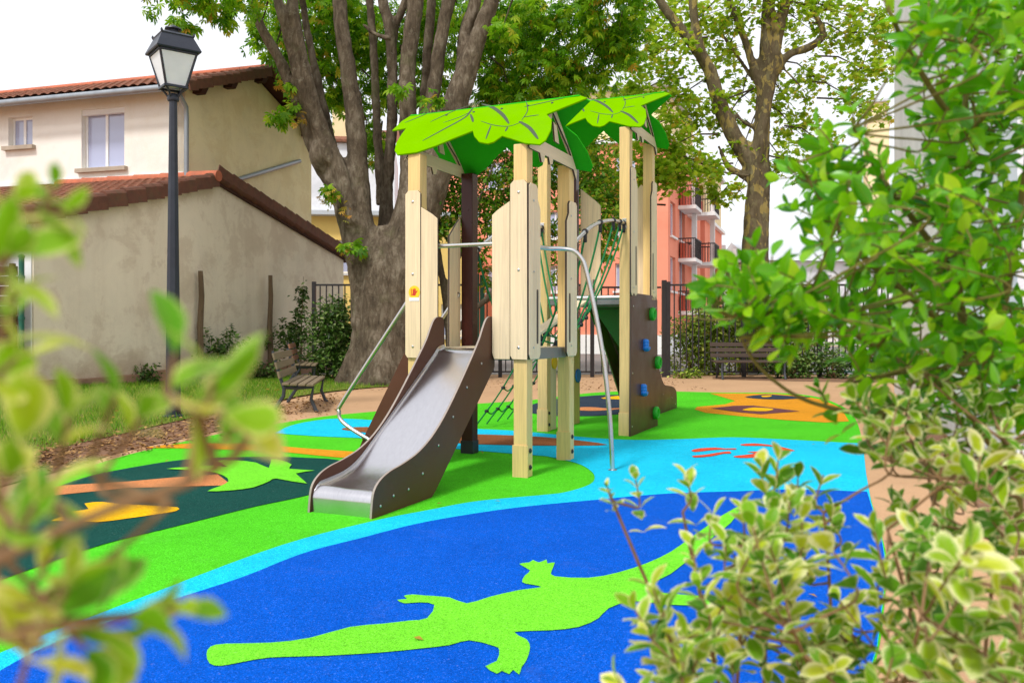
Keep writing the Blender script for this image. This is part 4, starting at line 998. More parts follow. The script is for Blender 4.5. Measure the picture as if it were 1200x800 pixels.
# grab bar over the slide and the bent climbing pole on the right
MB().tube([(-S+.06,-.02,1.965),(-.06,-.02,1.965)], .019, 12).build('grab_bar', M['steel'], ps, smooth=True)
pole = catmull([(-.05,.16,1.945),(.02,.3,1.95),(.06,.42,1.95),(.16,.50,1.95),(.26,.53,1.93),(.33,.545,1.86),(.37,.55,1.76),(.45,.56,1.40),(.53,.565,.95),(.585,.57,.45),(.61,.57,-.04)], 6, False)
MB().tube(pole, .021, 12).build('climbing_pole', M['steel'], ps, smooth=True)
MB().lathe((.61,.57,-.01), [(.04,0),(.04,.012),(.024,.016)], 16).build('pole_collar', M['steel'], ps, smooth=True)

# ---- rope bridge between the towers
def rope(pts, r=.011, parent=ps, n=6):
    return MB().tube(catmull([tuple(p) for p in pts], 5, False), r, 7).build('rope', M['rope'], parent, smooth=True)
def connector(p, d, parent, L=.06, r=.017):
    d = Vector(d).normalized(); q = d.to_track_quat('Z','Y').to_matrix()
    return MB().lathe(p, [(r*.7,-L/2),(r,-L/2+.008),(r,L/2-.008),(r*.7,L/2)], 10, q).build('rope_connector', M['blackpl'], parent, smooth=True)
rail_pts = {}
for x in (0, -S):
    pts = catmull([(x,S+.06,1.98),(x,S+.35,2.13),(x,S+.8,2.31),(x,S+1.3,2.42),(x,T2-.3,2.46),(x,T2-.065,2.46)], 6, False)
    rl = MB().tube(pts, .021, 12).build('bridge_rail', M['steel'], ps, smooth=True); rail_pts[x] = pts
    MB().box((x,T2-.066,2.46), (.05,.012,.12)).build('rail_bracket', M['steel'], rl, bevel=.004)
    MB().box((x,S+.066,1.98), (.05,.012,.12)).build('rail_bracket', M['steel'], rl, bevel=.004)
bot = {}
for x in (-.36, -.67):
    pts = [(x,S+.03,1.06),(x,S+.5,1.03),(x,S+1.0,1.12),(x,S+1.5,1.32),(x,T2-.03,1.58)]; bot[x] = catmull(pts, 6, False); rope(pts, .012)
for fx, ft in ((.12,.16),(.32,.36),(.52,.5),(.7,.62),(.86,.72),(.985,.8)):
    for x, xb in ((0,-.36),(-S,-.67)):
        a = Vector(rail_pts[x][int(fx*(len(rail_pts[x])-1))]); b = Vector(bot[xb][int(ft*(len(bot[xb])-1))])
        a2 = a-Vector((0,0,.03)); mid = (a2*.5+b*.5)+Vector((0,0,-.10))
        r_ = rope([a2, a2*.8+b*.2+Vector((0,0,-.07)), mid, a2*.15+b*.85+Vector((0,0,-.04)), b])
        connector(a-Vector((0,0,.055)), (0,0,1), r_, .11, .02); MB().lathe(a, [(.03,-.018),(.032,0),(.03,.018)], 10, Matrix(((1,0,0),(0,0,1),(0,-1,0)))).build('rail_clamp', M['blackpl'], r_, smooth=True)
        connector(b+Vector((0,0,.03)), b-mid, r_, .08, .024)
for ft in (.16,.36,.5,.62,.72,.8):
    a = Vector(bot[-.36][int(ft*(len(bot[-.36])-1))]); b = Vector(bot[-.67][int(ft*(len(bot[-.67])-1))])
    r_ = rope([a, (a+b)/2-Vector((0,0,.04)), b], .010); connector(a, (1,0,0), r_, .07, .026); connector(b, (1,0,0), r_, .07, .026)
MB().bar((-.52,S+.1,1.09),(-.52,T2-.05,1.56),.13,.03).build('bridge_plank', M['plank_h'], ps, bevel=.004)

# ---- climbing net on the left of tower two
gpts = [T2+.02, T2+.35, T2+.68, T2+1.0]
for k, y in enumerate(gpts):
    r_ = rope([(-S-.03,y,1.56),(-S-.3,y,.95),(-S-.6,y,.45),(-S-.95,y,.0)], .010)
for z, x in ((1.2,-S-.2),(.85,-S-.36),(.5,-S-.56),(.2,-S-.79)):
    r_ = rope([(x,gpts[0],z),(x-.01,(gpts[0]+gpts[1])/2,z-.05),(x,gpts[1],z),(x-.01,(gpts[1]+gpts[2])/2,z-.05),(x,gpts[2],z),(x-.01,(gpts[2]+gpts[3])/2,z-.05),(x,gpts[3],z)], .009)
    for y in gpts: connector((x,y,z), (0,1,0), r_, .06, .022)

# ---- climbing wall with holds on the right face of tower two
cw = MB().prism([(RX+.002,T2-.06,1.60),(RX+.002,T2-.02,1.635),(RX+.002,T2+.04,1.66),(RX+.002,T2+.10,1.625),(RX+.002,T2+.18,1.655),(RX+.002,T2+S-.16,1.655),(RX+.002,T2+S-.08,1.625),(RX+.002,T2+S+.0,1.66),(RX+.002,T2+S+.09,1.60),(RX+.002,T2+S+.11,-.01),(RX+.002,T2-.11,-.01)], (.022,0,0)).build('climbing_wall', M['hpl'], ps, bevel=.002, seg=1, edge=((1,0,0), M['edge']))
screws(cw, [(T2+.0,1.5),(T2+S,1.5),(T2-.03,.72),(T2+S+.03,.72),(T2-.05,.1),(T2+S+.05,.1)], 'x', RX+.0245, 1)
def on_wall(px, py):
    o, d = ray_local(px, py); t = (RX+.024-o.x)/d.x; return o+d*t
for i, (px, py) in enumerate(((762.5,368),(755,404.5),(769,424.5),(752.5,457),(766.5,483.5))):
    p = on_wall(px, py); g_ = i in (0, 2, 4)
    mb = MB(); Rm = Matrix(((0,0,1),(0,1,0),(-1,0,0)))
    if g_: mb.lathe((0,0,0), [(.075,0),(.085,.02),(.08,.05),(.062,.062),(.045,.05),(.04,.02),(.02,.012)], 18, Rm)
    else:
        for a, b, r in ((-.024,.045,.034),(-.024,.01,.035),(-.022,-.026,.038),(.012,-.042,.036),(.045,-.036,.027)): mb.lathe((0,a,b), [(r*.9,0),(r,.02),(r*.85,.05),(r*.5,.064)], 14, Rm)
    mb.build('climbing_hold', M['hold_g'] if g_ else M['hold_b'], cw, smooth=True, loc=(p.x,p.y,p.z))
# ---- low play panel under tower two
board('low_board', [(T2+.08,-.02),(T2+.30,-.02),(T2+.30,.92),(T2+.08,.98)], 'x', -S+.02, .024, M['plank'])
board('low_board', [(T2+S-.22,-.02),(T2+S-.0,-.02),(T2+S-.0,1.2),(T2+S-.06,1.26),(T2+S-.22,1.1)], 'x', -S+.07, .024, M['post'])
pd = MB().lathe((-S+.096,T2+S-.1,.62), [(.001,0),(.09,0),(.09,.02),(.001,.02)], 20, Matrix(((0,0,1),(0,1,0),(-1,0,0)))).build('play_disc', M['hold_b'], ps)
pd = MB().lathe((-S+.046,T2+.2,.82), [(.001,0),(.08,0),(.08,.02),(.001,.02)], 20, Matrix(((0,0,1),(0,1,0),(-1,0,0)))).build('play_disc', M['yellow'], ps)
# ================================================================== trees
def limb(mb, pts, Y, wpx, dz=0, n=10):
    """pts: (px, py[, dY]) ; widths in photo pixels at depth Y"""
    P = []; R = []
    for p, w_ in zip(pts, wpx):
        yy = Y + (p[2] if len(p) > 2 else 0); P.append(at(p[0], p[1], yy)); R.append(max(.015, w_/2/1000*yy))
    Q = catmull([(*p, r) for p, r in zip(P, R)], 5, False)
    mb.tube([q[:3] for q in Q], [q[3] for q in Q], n, True)
    return mb
def trunk_object(mb, name, mat, parent, base, voxel=.05, disp=.06):
    o = mb.build(name, mat, parent)
    for v in o.data.vertices: v.co -= Vector(base)
    m = o.modifiers.new('fuse', 'REMESH'); m.mode = 'VOXEL'; m.voxel_size = voxel; m.use_smooth_shade = True
    m = o.modifiers.new('soften', 'SMOOTH'); m.iterations = 4; m.factor = .5
    tx = bpy.data.textures.new('bark_relief', 'CLOUDS'); tx.noise_scale = .32; tx.noise_depth = 3
    m = o.modifiers.new('relief', 'DISPLACE'); m.texture = tx; m.strength = disp; m.mid_level = .5
    return o
CY = 19.5
cb_ = gp(440, 449); cb_ = Vector(((443-600)/1000*CY, CY, 0))
chest = thing('chestnut_tree', 'large many stemmed horse chestnut with broad flared grey trunk behind the benches', 'tree', cb_)
mb = MB()
limb(mb, [(452,458),(452,440),(454,415),(455,380),(455,340),(454,300),(452,265)], CY, [112,92,80,74,70,60,26])
limb(mb, [(396,452,-.3),(410,436,-.2),(428,405),(440,360)], CY, [16,26,36,50])
limb(mb, [(488,456,-.5),(478,440,-.3),(470,405),(463,360)], CY, [22,34,44,50])
limb(mb, [(446,456,-.9),(446,440,-.7),(448,400,-.4),(450,360)], CY, [26,36,40,44])
limb(mb, [(432,380),(427,330),(414,270),(402,225),(388,196),(380,182)], CY, [42,36,32,34,38,32])
limb(mb, [(384,195,-.1),(368,172,-.15),(358,145,-.2),(345,110,-.3),(325,65,-.3),(306,32,-.4),(297,0,-.4),(285,-60),(262,-130)], CY, [22,19,17,15,13,12,10,10,7])
limb(mb, [(388,190,-.3),(376,160,-.4),(365,130,-.4),(352,99,-.5),(337,40,-.5),(326,0,-.5),(310,-80),(300,-160)], CY, [18,16,15,14,13,12,11,8])
limb(mb, [(412,262,-.2),(402,212,-.3),(388,175,-.3),(374,142,-.4),(360,90,-.5),(347,30,-.5),(343,0,-.5),(338,-90),(330,-190)], CY, [20,19,17,16,14,13,13,11,8])
limb(mb, [(392,180,.3),(379,126,.3),(366,66,.4),(358,25,.4),(350,-30)], CY, [12,11,10,9,7])
limb(mb, [(433,340),(426,280),(421,225),(417,150),(409,90),(400,30),(398,0),(392,-90),(395,-200)], CY, [36,30,26,24,20,18,17,14,9])
limb(mb, [(452,310,.6),(453,228,.9),(456,192,.9),(460,120,.9),(458,45,.8),(449,0,.8),(440,-70,.8)], CY, [28,16,14,13,13,13,10])
limb(mb, [(459,60,.9),(464,30,.9),(475,0,.8),(484,-60,.8)], CY, [11,10,9,7])
limb(mb, [(447,240,1.3),(442,150,1.4),(438,60,1.5),(433,0,1.5),(430,-60,1.5)], CY, [12,11,10,10,8])
limb(mb, [(468,340),(478,290),(486,230),(482,180),(478,132),(478,75),(487,0),(492,-90),(500,-200)], CY, [66,60,42,28,22,20,20,17,10])
limb(mb, [(486,250,.5),(493,180,.7),(497,126,.8),(501,60,.8),(506,0,.8),(512,-100,.8)], CY, [28,16,12,12,12,9])
limb(mb, [(486,250),(498,180),(507,114),(517,45),(526,0),(538,-80)], CY, [34,24,18,16,16,11])
limb(mb, [(478,310),(495,250),(512,200),(535,117),(550,75),(565,30),(577,0),(600,-80),(620,-170)], CY, [46,44,38,30,25,20,18,14,9])
limb(mb, [(528,150),(540,95,.2),(545,40,.3),(557,0,.4),(566,-80,.6)], CY, [20,17,16,16,11])
limb(mb, [(457,45),(440,40,.2),(425,28,.3)], CY, [7,6,4])
# knuckle where the left stems leave
limb(mb, [(377,200,-.2),(376,180,-.3),(380,160,-.3)], CY, [18,28,18])
trunk_object(mb, 'trunk', M['bark1'], chest, cb_, .045, .06)
for o_t in []: pass
# crown: clumps given by where the photograph shows leaves, deeper ones behind, the rest above the frame
CL = []
def cl(px, py, dY, r, n, rz=None): 
    c = at(px, py, CY+dY); CL.append((c, (r, r, rz or r*.75), n))
for (px, py, dY, r, n) in ((185,-8,-2,.55,34),(215,12,-2,.5,46),(250,-4,-2,.7,90),(222,34,-2,.26,18),(262,16,-1.5,.45,40),(295,-10,-1.5,.7,80),(318,60,.5,.5,60),(300,38,.2,.45,45),(340,40,2,1.0,170),(385,20,2.5,1.2,230),(380,90,2.5,.75,130),(352,85,2.5,.6,80),(405,60,3,.9,150),(430,40,3,1.1,220),(440,110,3,.8,130),(430,160,3,.55,70),(470,30,3.5,1.2,240),(470,100,3,.8,120),(510,60,4,1.2,220),(540,30,3,1.3,260),(570,70,3,1.1,240),(590,20,2,1.3,300),(600,100,2.5,1.0,240),(640,40,2,1.4,380),(640,95,2,1.0,260),(690,30,1.5,1.3,330),(680,85,2,.9,220),(725,20,1,1.0,200),(725,70,1.5,.7,130),(700,-20,1,1.2,200),(740,-15,1,.8,90),(325,140,-.3,.22,26),(380,225,-.6,.2,16),(340,125,-.5,.25,22),(415,290,-.6,.2,16),(350,100,-.3,.22,18),(470,105,-.6,.22,16),(505,118,-.6,.22,18),(585,35,-1,.5,50),(560,110,3,.7,110),(405,110,3,.5,60),(450,70,4,1.2,220),(385,120,4,.9,150),(410,20,4,1.2,200),(365,60,3.5,.9,140),(500,110,4,.9,150),(520,150,4,.8,110),(440,180,4,.6,70),(560,140,4,.8,130),(395,-20,3,1.2,150),(480,-20,3,1.2,160),(620,130,4,.9,170),(670,120,4,.8,140),(330,10,1,.8,100),(610,60,4,1.2,260)): cl(px, py, dY, int(0) or r, n)
for k in range(24):      # the dome of the crown above the picture
    a = RNG.random()*2*math.pi; rr = math.sqrt(RNG.random())*5.2
    CL.append(((cb_.x+1.0+rr*math.cos(a)*1.15, CY+1.5+rr*math.sin(a), 9.4+4.2*RNG.random()*(1-rr/7)+.6), (1.2,1.2,.9), 75))
CL = [(c, r, int(n*1.5)) for c, r, n in CL]
foliage('crown', T_CHEST, CL, .2, M['leaf_chest'], chest, cb_, .55)
tw = MB()
for c, r, n in CL[:60]:
    if r[0] < .4: continue
    c = Vector(c); q = c + Vector((random.uniform(-.6,.6), random.uniform(-.8,.2), random.uniform(.3,.9)))
    tw.tube([q-cb_, (q+c)/2+Vector((.05,.05,.1))-cb_, c-cb_-Vector((0,0,r[2]*.5))], [.028,.02,.008], 5)
tw.tube([at(150,-60,CY-2)-cb_, at(200,-10,CY-2)-cb_, at(215,20,CY-2)-cb_], [.03,.02,.008], 5); tw.tube([at(330,-120,CY-1)-cb_, at(270,-50,CY-1.8)-cb_, at(205,-14,CY-2)-cb_, at(165,2,CY-2)-cb_], [.05,.04,.02,.008], 5)
tag(tw.build('twigs', M['bark3'], chest), kind='stuff')
foliage('epicormic_leaves', T_CHEST, [(at(350,140,CY-.6),(.2,.2,.2),16),(at(385,240,CY-.7),(.2,.2,.3),20),(at(404,290,CY-.7),(.08,.1,.3),14),(at(335,95,CY-.5),(.15,.2,.2),10),(at(407,250,CY-.8),(.12,.1,.2),10)], .11, M['leaf_rust'], chest, cb_, .3)

PY = 24.5
pb_ = Vector(((884-600)/1000*PY, PY, 0))
plane = thing('plane_tree', 'tall plane tree with mottled peeling bark beyond the fence', 'tree', pb_)
mb = MB()
limb(mb, [(884,440),(886,360),(888,285),(890,220),(892,169),(896,94),(901,0),(905,-90),(910,-190)], PY, [34,29,26,25,20,17,15,12,8])
limb(mb, [(872,440,-.1),(874,340,-.2),(878,270,-.2),(884,205,-.2),(890,160,-.2),(900,112,-.1),(914,30),(922,0),(935,-90)], PY, [17,15,15,15,15,14,13,12,9])
limb(mb, [(888,205),(878,187),(861,161),(844,124),(831,82),(812,52),(781,13),(755,-30),(725,-80)], PY, [25,23,20,18,16,14,11,10,7])
limb(mb, [(829,80),(820,56),(813,20),(811,-10),(805,-70)], PY, [12,12,11,10,7])
limb(mb, [(893,105),(887,90),(872,45),(855,0),(840,-60)], PY, [11,11,9,8,6])
limb(mb, [(905,95),(912,79),(925,64),(947,56),(964,43),(960,26),(944,6),(915,2)], PY, [12,11,10,10,9,7,5,3])
limb(mb, [(884,215),(870,205),(855,197),(848,185),(842,170)], PY, [11,9,8,6,4])
limb(mb, [(906,70),(920,82),(935,98),(944,109)], PY, [5,4,3,2.5]); limb(mb, [(962,40),(985,52),(1010,66)], PY, [4,3,2]); limb(mb, [(950,8),(980,14),(1000,20)], PY, [4,3,2])
limb(mb, [(878,206,-.6),(840,200,-.8),(810,186,-1.2),(785,180,-1.4)], PY, [5,4,3.5,2.5]); limb(mb, [(885,150),(870,142),(862,134),(860,152)], PY, [6,5,4,3])
limb(mb, [(884,95,.3),(860,60,.4),(846,40,.5)], PY, [6,5,4])
trunk_object(mb, 'trunk', M['bark2'], plane, pb_, .055, .05)
CL = []
def cl(px, py, dY, r, n): CL.append((at(px, py, PY+dY), (r, r, r*.7), n))
for (px, py, dY, r, n) in ((745,110,1,1.2,210),(775,60,0,1.1,180),(800,110,0,1.1,170),(760,150,-1,1.0,190),(790,170,-1,.9,160),(800,200,-1.5,.9,170),(770,205,-1.5,.8,150),(750,200,-1,.9,170),(830,205,-1,.7,90),(840,232,-1,.45,40),(820,20,1,1.1,140),(850,60,1,1.0,120),(870,110,1,.8,90),(855,20,0,1.0,110),(880,-10,0,1.2,130),(930,20,0,1.1,120),(960,5,0,1.1,120),(990,40,0,1.0,130),(1010,80,0,1.0,120),(1025,20,0,1.1,140),(1020,130,0,.7,70),(955,90,0,.8,70),(920,115,.5,.8,90),(930,150,.5,.8,100),(915,185,0,.8,90),(960,165,0,.6,60),(945,205,-.5,.6,60),(865,225,-1,.45,36),(850,140,.5,.6,60),(820,140,.5,.7,80),(990,110,0,.7,60),(700,215,-1,.9,150),(690,170,-1,1.0,180),(720,250,-1,.8,120),(705,290,-.5,.6,60),(780,15,1,1.2,150),(740,60,2,1.2,170),(1040,50,0,.8,70),(870,175,0,.5,40)): cl(px, py, dY, r, n)
for k in range(18):
    a = RNG.random()*2*math.pi; rr = math.sqrt(RNG.random())*5.5
    CL.append(((pb_.x+rr*math.cos(a)*1.2, PY+rr*math.sin(a), 11.6+3*RNG.random()), (1.3,1.3,.9), 60))
CL = [(c, r, int(n*2.5)) for c, r, n in CL]
foliage('crown', T_PLANE, CL, .165, M['leaf_plane'], plane, pb_, .3)
tw = MB()
for c, r, n in CL[:39]:
    c = Vector(c); q = c+(pb_+Vector((0,0,c.z+.8))-c).normalized()*random.uniform(.9,1.6)
    tw.tube([q-pb_, (q+c)/2+Vector((0,0,.15))-pb_, c-pb_, c+(c-q)*.5-pb_], [.03,.022,.014,.005], 5)
    for _ in range(3): e = c+Vector((random.uniform(-1,1)*r[0], random.uniform(-1,1)*r[0], random.uniform(-.6,.6)*r[0])); tw.tube([c-pb_, (c+e)/2+Vector((0,0,.06))-pb_, e-pb_], [.012,.009,.004], 4)
tag(tw.build('twigs', M['bark3'], plane), kind='stuff')

# the smaller dark tree behind the towers
SY = 20.0
sb_ = Vector(((528-600)/1000*SY, SY, 0))
small = thing('small_tree', 'small dark leafed tree behind the towers in front of the fence', 'tree', sb_)
mb = MB()
limb(mb, [(528,450),(527,400),(522,350),(514,300),(508,255),(505,215)], SY, [11,10,9,8,7,5])
limb(mb, [(527,400),(545,375),(575,345),(605,315),(640,285)], SY, [8,7,7,6,4]); limb(mb, [(560,358),(585,340,.3),(600,300,.5),(612,262,.8)], SY, [6,5,4,3])
limb(mb, [(522,345),(535,310),(548,270),(565,225),(580,190)], SY, [7,6,5,4,3]); limb(mb, [(575,345),(595,350),(620,340),(650,330)], SY, [5,4,3,2]); limb(mb, [(540,300),(520,275),(512,240)], SY, [4,4,3])
trunk_object(mb, 'trunk', M['bark3'], small, sb_, .035, .03)
CL = []
for (px, py, dY, r, n) in ((520,235,0,.7,150),(545,250,.3,.7,170),(540,215,.4,.7,160),(570,225,.5,.8,220),(590,245,.5,.7,190),(580,265,.2,.6,130),(610,215,.6,.8,230),(640,230,.8,.8,230),(650,200,.8,.7,190),(690,215,.8,.7,190),(700,245,.8,.7,170),(700,185,.9,.7,170),(720,220,.8,.6,130),(530,275,0,.45,60),(515,265,-.3,.4,50),(555,290,0,.4,46),(600,280,.4,.5,70),(645,265,.8,.5,80),(545,190,1,.6,120),(600,190,1,.8,190),(660,170,1.2,.8,200),(690,270,.8,.4,50),(650,320,.6,.35,36),(565,310,.6,.4,60),(575,335,.6,.35,40),(720,270,.9,.5,80),(640,300,.8,.45,60),(605,325,.6,.4,50),(700,300,1,.45,60),(655,275,1,.6,90)): CL.append((at(px, py, SY+dY), (r, r, r*.7), n))
CL = [(c, r, int(n*2.6)) for c, r, n in CL]
foliage('crown', T_SIMPLE, CL, .15, M['leaf_mid'], small, sb_, .35)

# ================================================================== shrubs against wall and fence
def bush(name, label, base, blobs, tpl, size, mat, droop=.2, group=None, stems=5):
    t = thing(name, label, 'shrub', base, 0, group); b = Vector(base)
    foliage('foliage', tpl, [(Vector(c), r, n) for c, r, n in blobs], size, mat, t, base, droop)
    mb = MB()
    for k in range(stems):
        c, r, n = blobs[k % len(blobs)]; e = Vector(c)-b+Vector((random.uniform(-.5,.5)*r[0],random.uniform(-.5,.5)*r[1],random.uniform(-.2,.6)*r[2]))
        mb.tube([(random.uniform(-.1,.1),random.uniform(-.1,.1),-.03), e*.5+Vector((random.uniform(-.08,.08),0,.05)), e], [.02,.014,.005], 5)
    mb.build('stem', M['twigdk'], t); return t
hb = Vector(at(393, 385, 20.7)); hb.z = 0
bush('ivy_hedge', 'dense dark green ivy hedge between the picket fence and chestnut trunk', hb, [(at(391,372,20.7),(.52,.5,.5),900),(at(385,400,20.6),(.6,.5,.6),900),(at(405,395,20.7),(.5,.5,.6),800),(at(388,425,20.4),(.6,.5,.4),700),(at(412,420,20.5),(.4,.4,.4),400)], T_SIMPLE, .14, M['leaf_hedge'])
ib = at(352, 385, 22.6); ib.z = 0
bush('climbing_ivy', 'narrow ivy climbing the beige wall beside the hedge', ib, [(at(353,355,22.6),(.14,.12,.7),240),(at(345,385,22.3),(.5,.25,.4),420),(at(333,400,22.0),(.5,.25,.3),300),(at(352,415,22.2),(.4,.3,.5),300),(at(356,330,22.6),(.05,.05,.5),30)], T_SIMPLE, .13, M['leaf_hedge'])
for (px, py, Yb, rx, rz, n, lab) in ((258,412,19.6,.62,.62,1100,'rounded dark shrub at the foot of the beige wall between the old posts'),(160,438,17.6,.42,.28,420,'low dark shrub at the foot of the stained beige wall'),(312,432,20.6,.5,.3,420,'small dark shrub at the wall foot behind the weathered bench')):
    c = at(px, py, Yb); b = Vector((c.x, c.y, lawn_z(c.x, c.y))); c.z = max(c.z, b.z+rz*.6)
    bush('shrub', lab, b, [(c, (rx,rx*.7,rz), n//2),(c+Vector((rx*.4,0,-rz*.3)), (rx*.7,rx*.6,rz*.6), n//4),(c+Vector((-rx*.4,0,-rz*.35)), (rx*.7,rx*.6,rz*.6), n//4)], T_SIMPLE, .12, M['leaf_hedge'], .15)
# light hedge behind the right fence, one bush beside the other
for k, px in enumerate((812, 842, 872, 905, 940)):
    Yb = 23.1; c = at(px, [392,388,368,372,380][k], Yb); r = [.75,.8,.85,.9,.9][k]
    lab = ['variegated light green bush behind the picket fence nearest the gate post','variegated light green bush behind the fence at the bench end','tall pale green bush behind the fence above the slatted bench','leafy pale green bush behind the fence beyond the plane trunk','pale green bush behind the fence next to the white building'][k]
    bush('hedge_bush', lab, (c.x, Yb, 0), [(c,(r,.6,r*.8),1100),(c-Vector((0,0,.75)),(r,.6,.7),950),(c+Vector((.3,0,.3)),(r*.5,.4,r*.5),380)], T_SIMPLE, .14, M['leaf_hedge2'], .1, 'hedge bushes behind the fence')
for k, (px, py, lab) in enumerate(((800,437,'low yellow flowering plants at the foot of the picket fence'),(925,433,'dark ground cover shrub beside the bench leg'),(975,430,'dark leafy shrub in front of the right fence'),(1025,425,'dark tall shrub in the corner by the white building'))):
    c = at(px, py, 21.5); b = Vector((c.x, 21.5, 0)); r = [.4,.7,.9,.9][k]; hz = [.15,.3,.45,.7][k]
    bush('low_shrub', lab, b, [((c.x,21.5,hz*.8),(r,.4,hz),[160,600,800,900][k])], T_SIMPLE, .13, M['leaf_hedge2'] if k == 0 else M['leaf_hedge'], .1)

# ================================================================== grass, leaf litter
n = 0; pts = []
while len(pts) < 60000:
    x = random.uniform(-10, -1.9); y = random.uniform(7.4, 22); 
    if not inside(lp, x, y): continue
    d = mnoise.noise(Vector((x*.55, y*.55, 3)))*.5 + mnoise.noise(Vector((x*1.7, y*1.7, 9)))*.35
    u_ = x/y*1000+600; edge = min(1, max(0, (545-.211*max(u_,-100)-(385+1250/y))/34))
    if random.random() > .18+.82*edge*max(0, min(1, .75+d*1.2)): continue
    pts.append((x, y, lawn_z(x, y)-.005))
pts = np.array(pts); n = len(pts); d = unit(n)*.55; d[:, 2] = 1
T_BLADE = (np.array([(-.05,0,0),(.05,0,0),(.035,.55,.05),(-.035,.55,.05),(0,1,.22)]), [(0,1,2),(0,2,3),(3,2,4)], np.array([(0,0),(1,0),(1,.5),(0,.5),(.5,1)]))
gs = scatter('grass', T_BLADE, pts, frames(d, unit(n)), .045+.06*RNG.random(n), M['grass'], None, smooth=False)
tag(gs, 'short green grass with thin brownish patches on the lawn', 'grass', kind='stuff')
pts = []
while len(pts) < 3200:
    q = gp(random.uniform(-40,400), random.uniform(462,575)); x, y = q.x, q.y; u_ = q.x/q.y*1000+600; k = (385+1250/y)-(545-.211*u_)
    if k > 22 or k < -45 or random.random() > math.exp(-abs(k-4)*.09): continue
    pts.append((x, y, .02+.01*random.random()))
for _ in range(700): 
    pts.append((random.uniform(-4,4), random.uniform(17.2,21.8), .008+.006*random.random()))
for _ in range(350):
    y = random.uniform(1.5, 9); pts.append((.62+y*.43+random.uniform(-.1,1.2)*(.3+y*.06), y, .012+.006*random.random()))
pts = np.array(pts); n = len(pts); d = unit(n); d[:, 2] *= .25
lt = scatter('leaf_litter', T_SIMPLE, pts, frames(d, unit(n)*.5+np.array((0,0,1))), .035+.05*RNG.random(n), M['litter'], None)
tag(lt, 'brown fallen leaves strewn along the path edges', 'leaf litter', kind='stuff')
fl = []
for _ in range(9):
    p = gp(random.uniform(60,1000), random.uniform(470,760)); fl.append((p.x, p.y, .024))
for _ in range(70):
    p = gp(random.uniform(120,330), random.uniform(462,505)); 
    if inside(lp, p.x, p.y): fl.append((p.x, p.y, lawn_z(p.x,p.y)+.06))
fl = np.array(fl); n = len(fl); d = unit(n); d[:, 2] = .1
lf = scatter('fallen_yellow_leaves', T_SIMPLE, fl, frames(d, np.tile((0,0,1.), (n,1))+unit(n)*.3), np.where(fl[:, 2] < .03, .045, .09), M['leaf_rust'], None); tag(lf, 'yellow leaves lying in the grass and on the play surface', 'fallen leaves', kind='stuff')

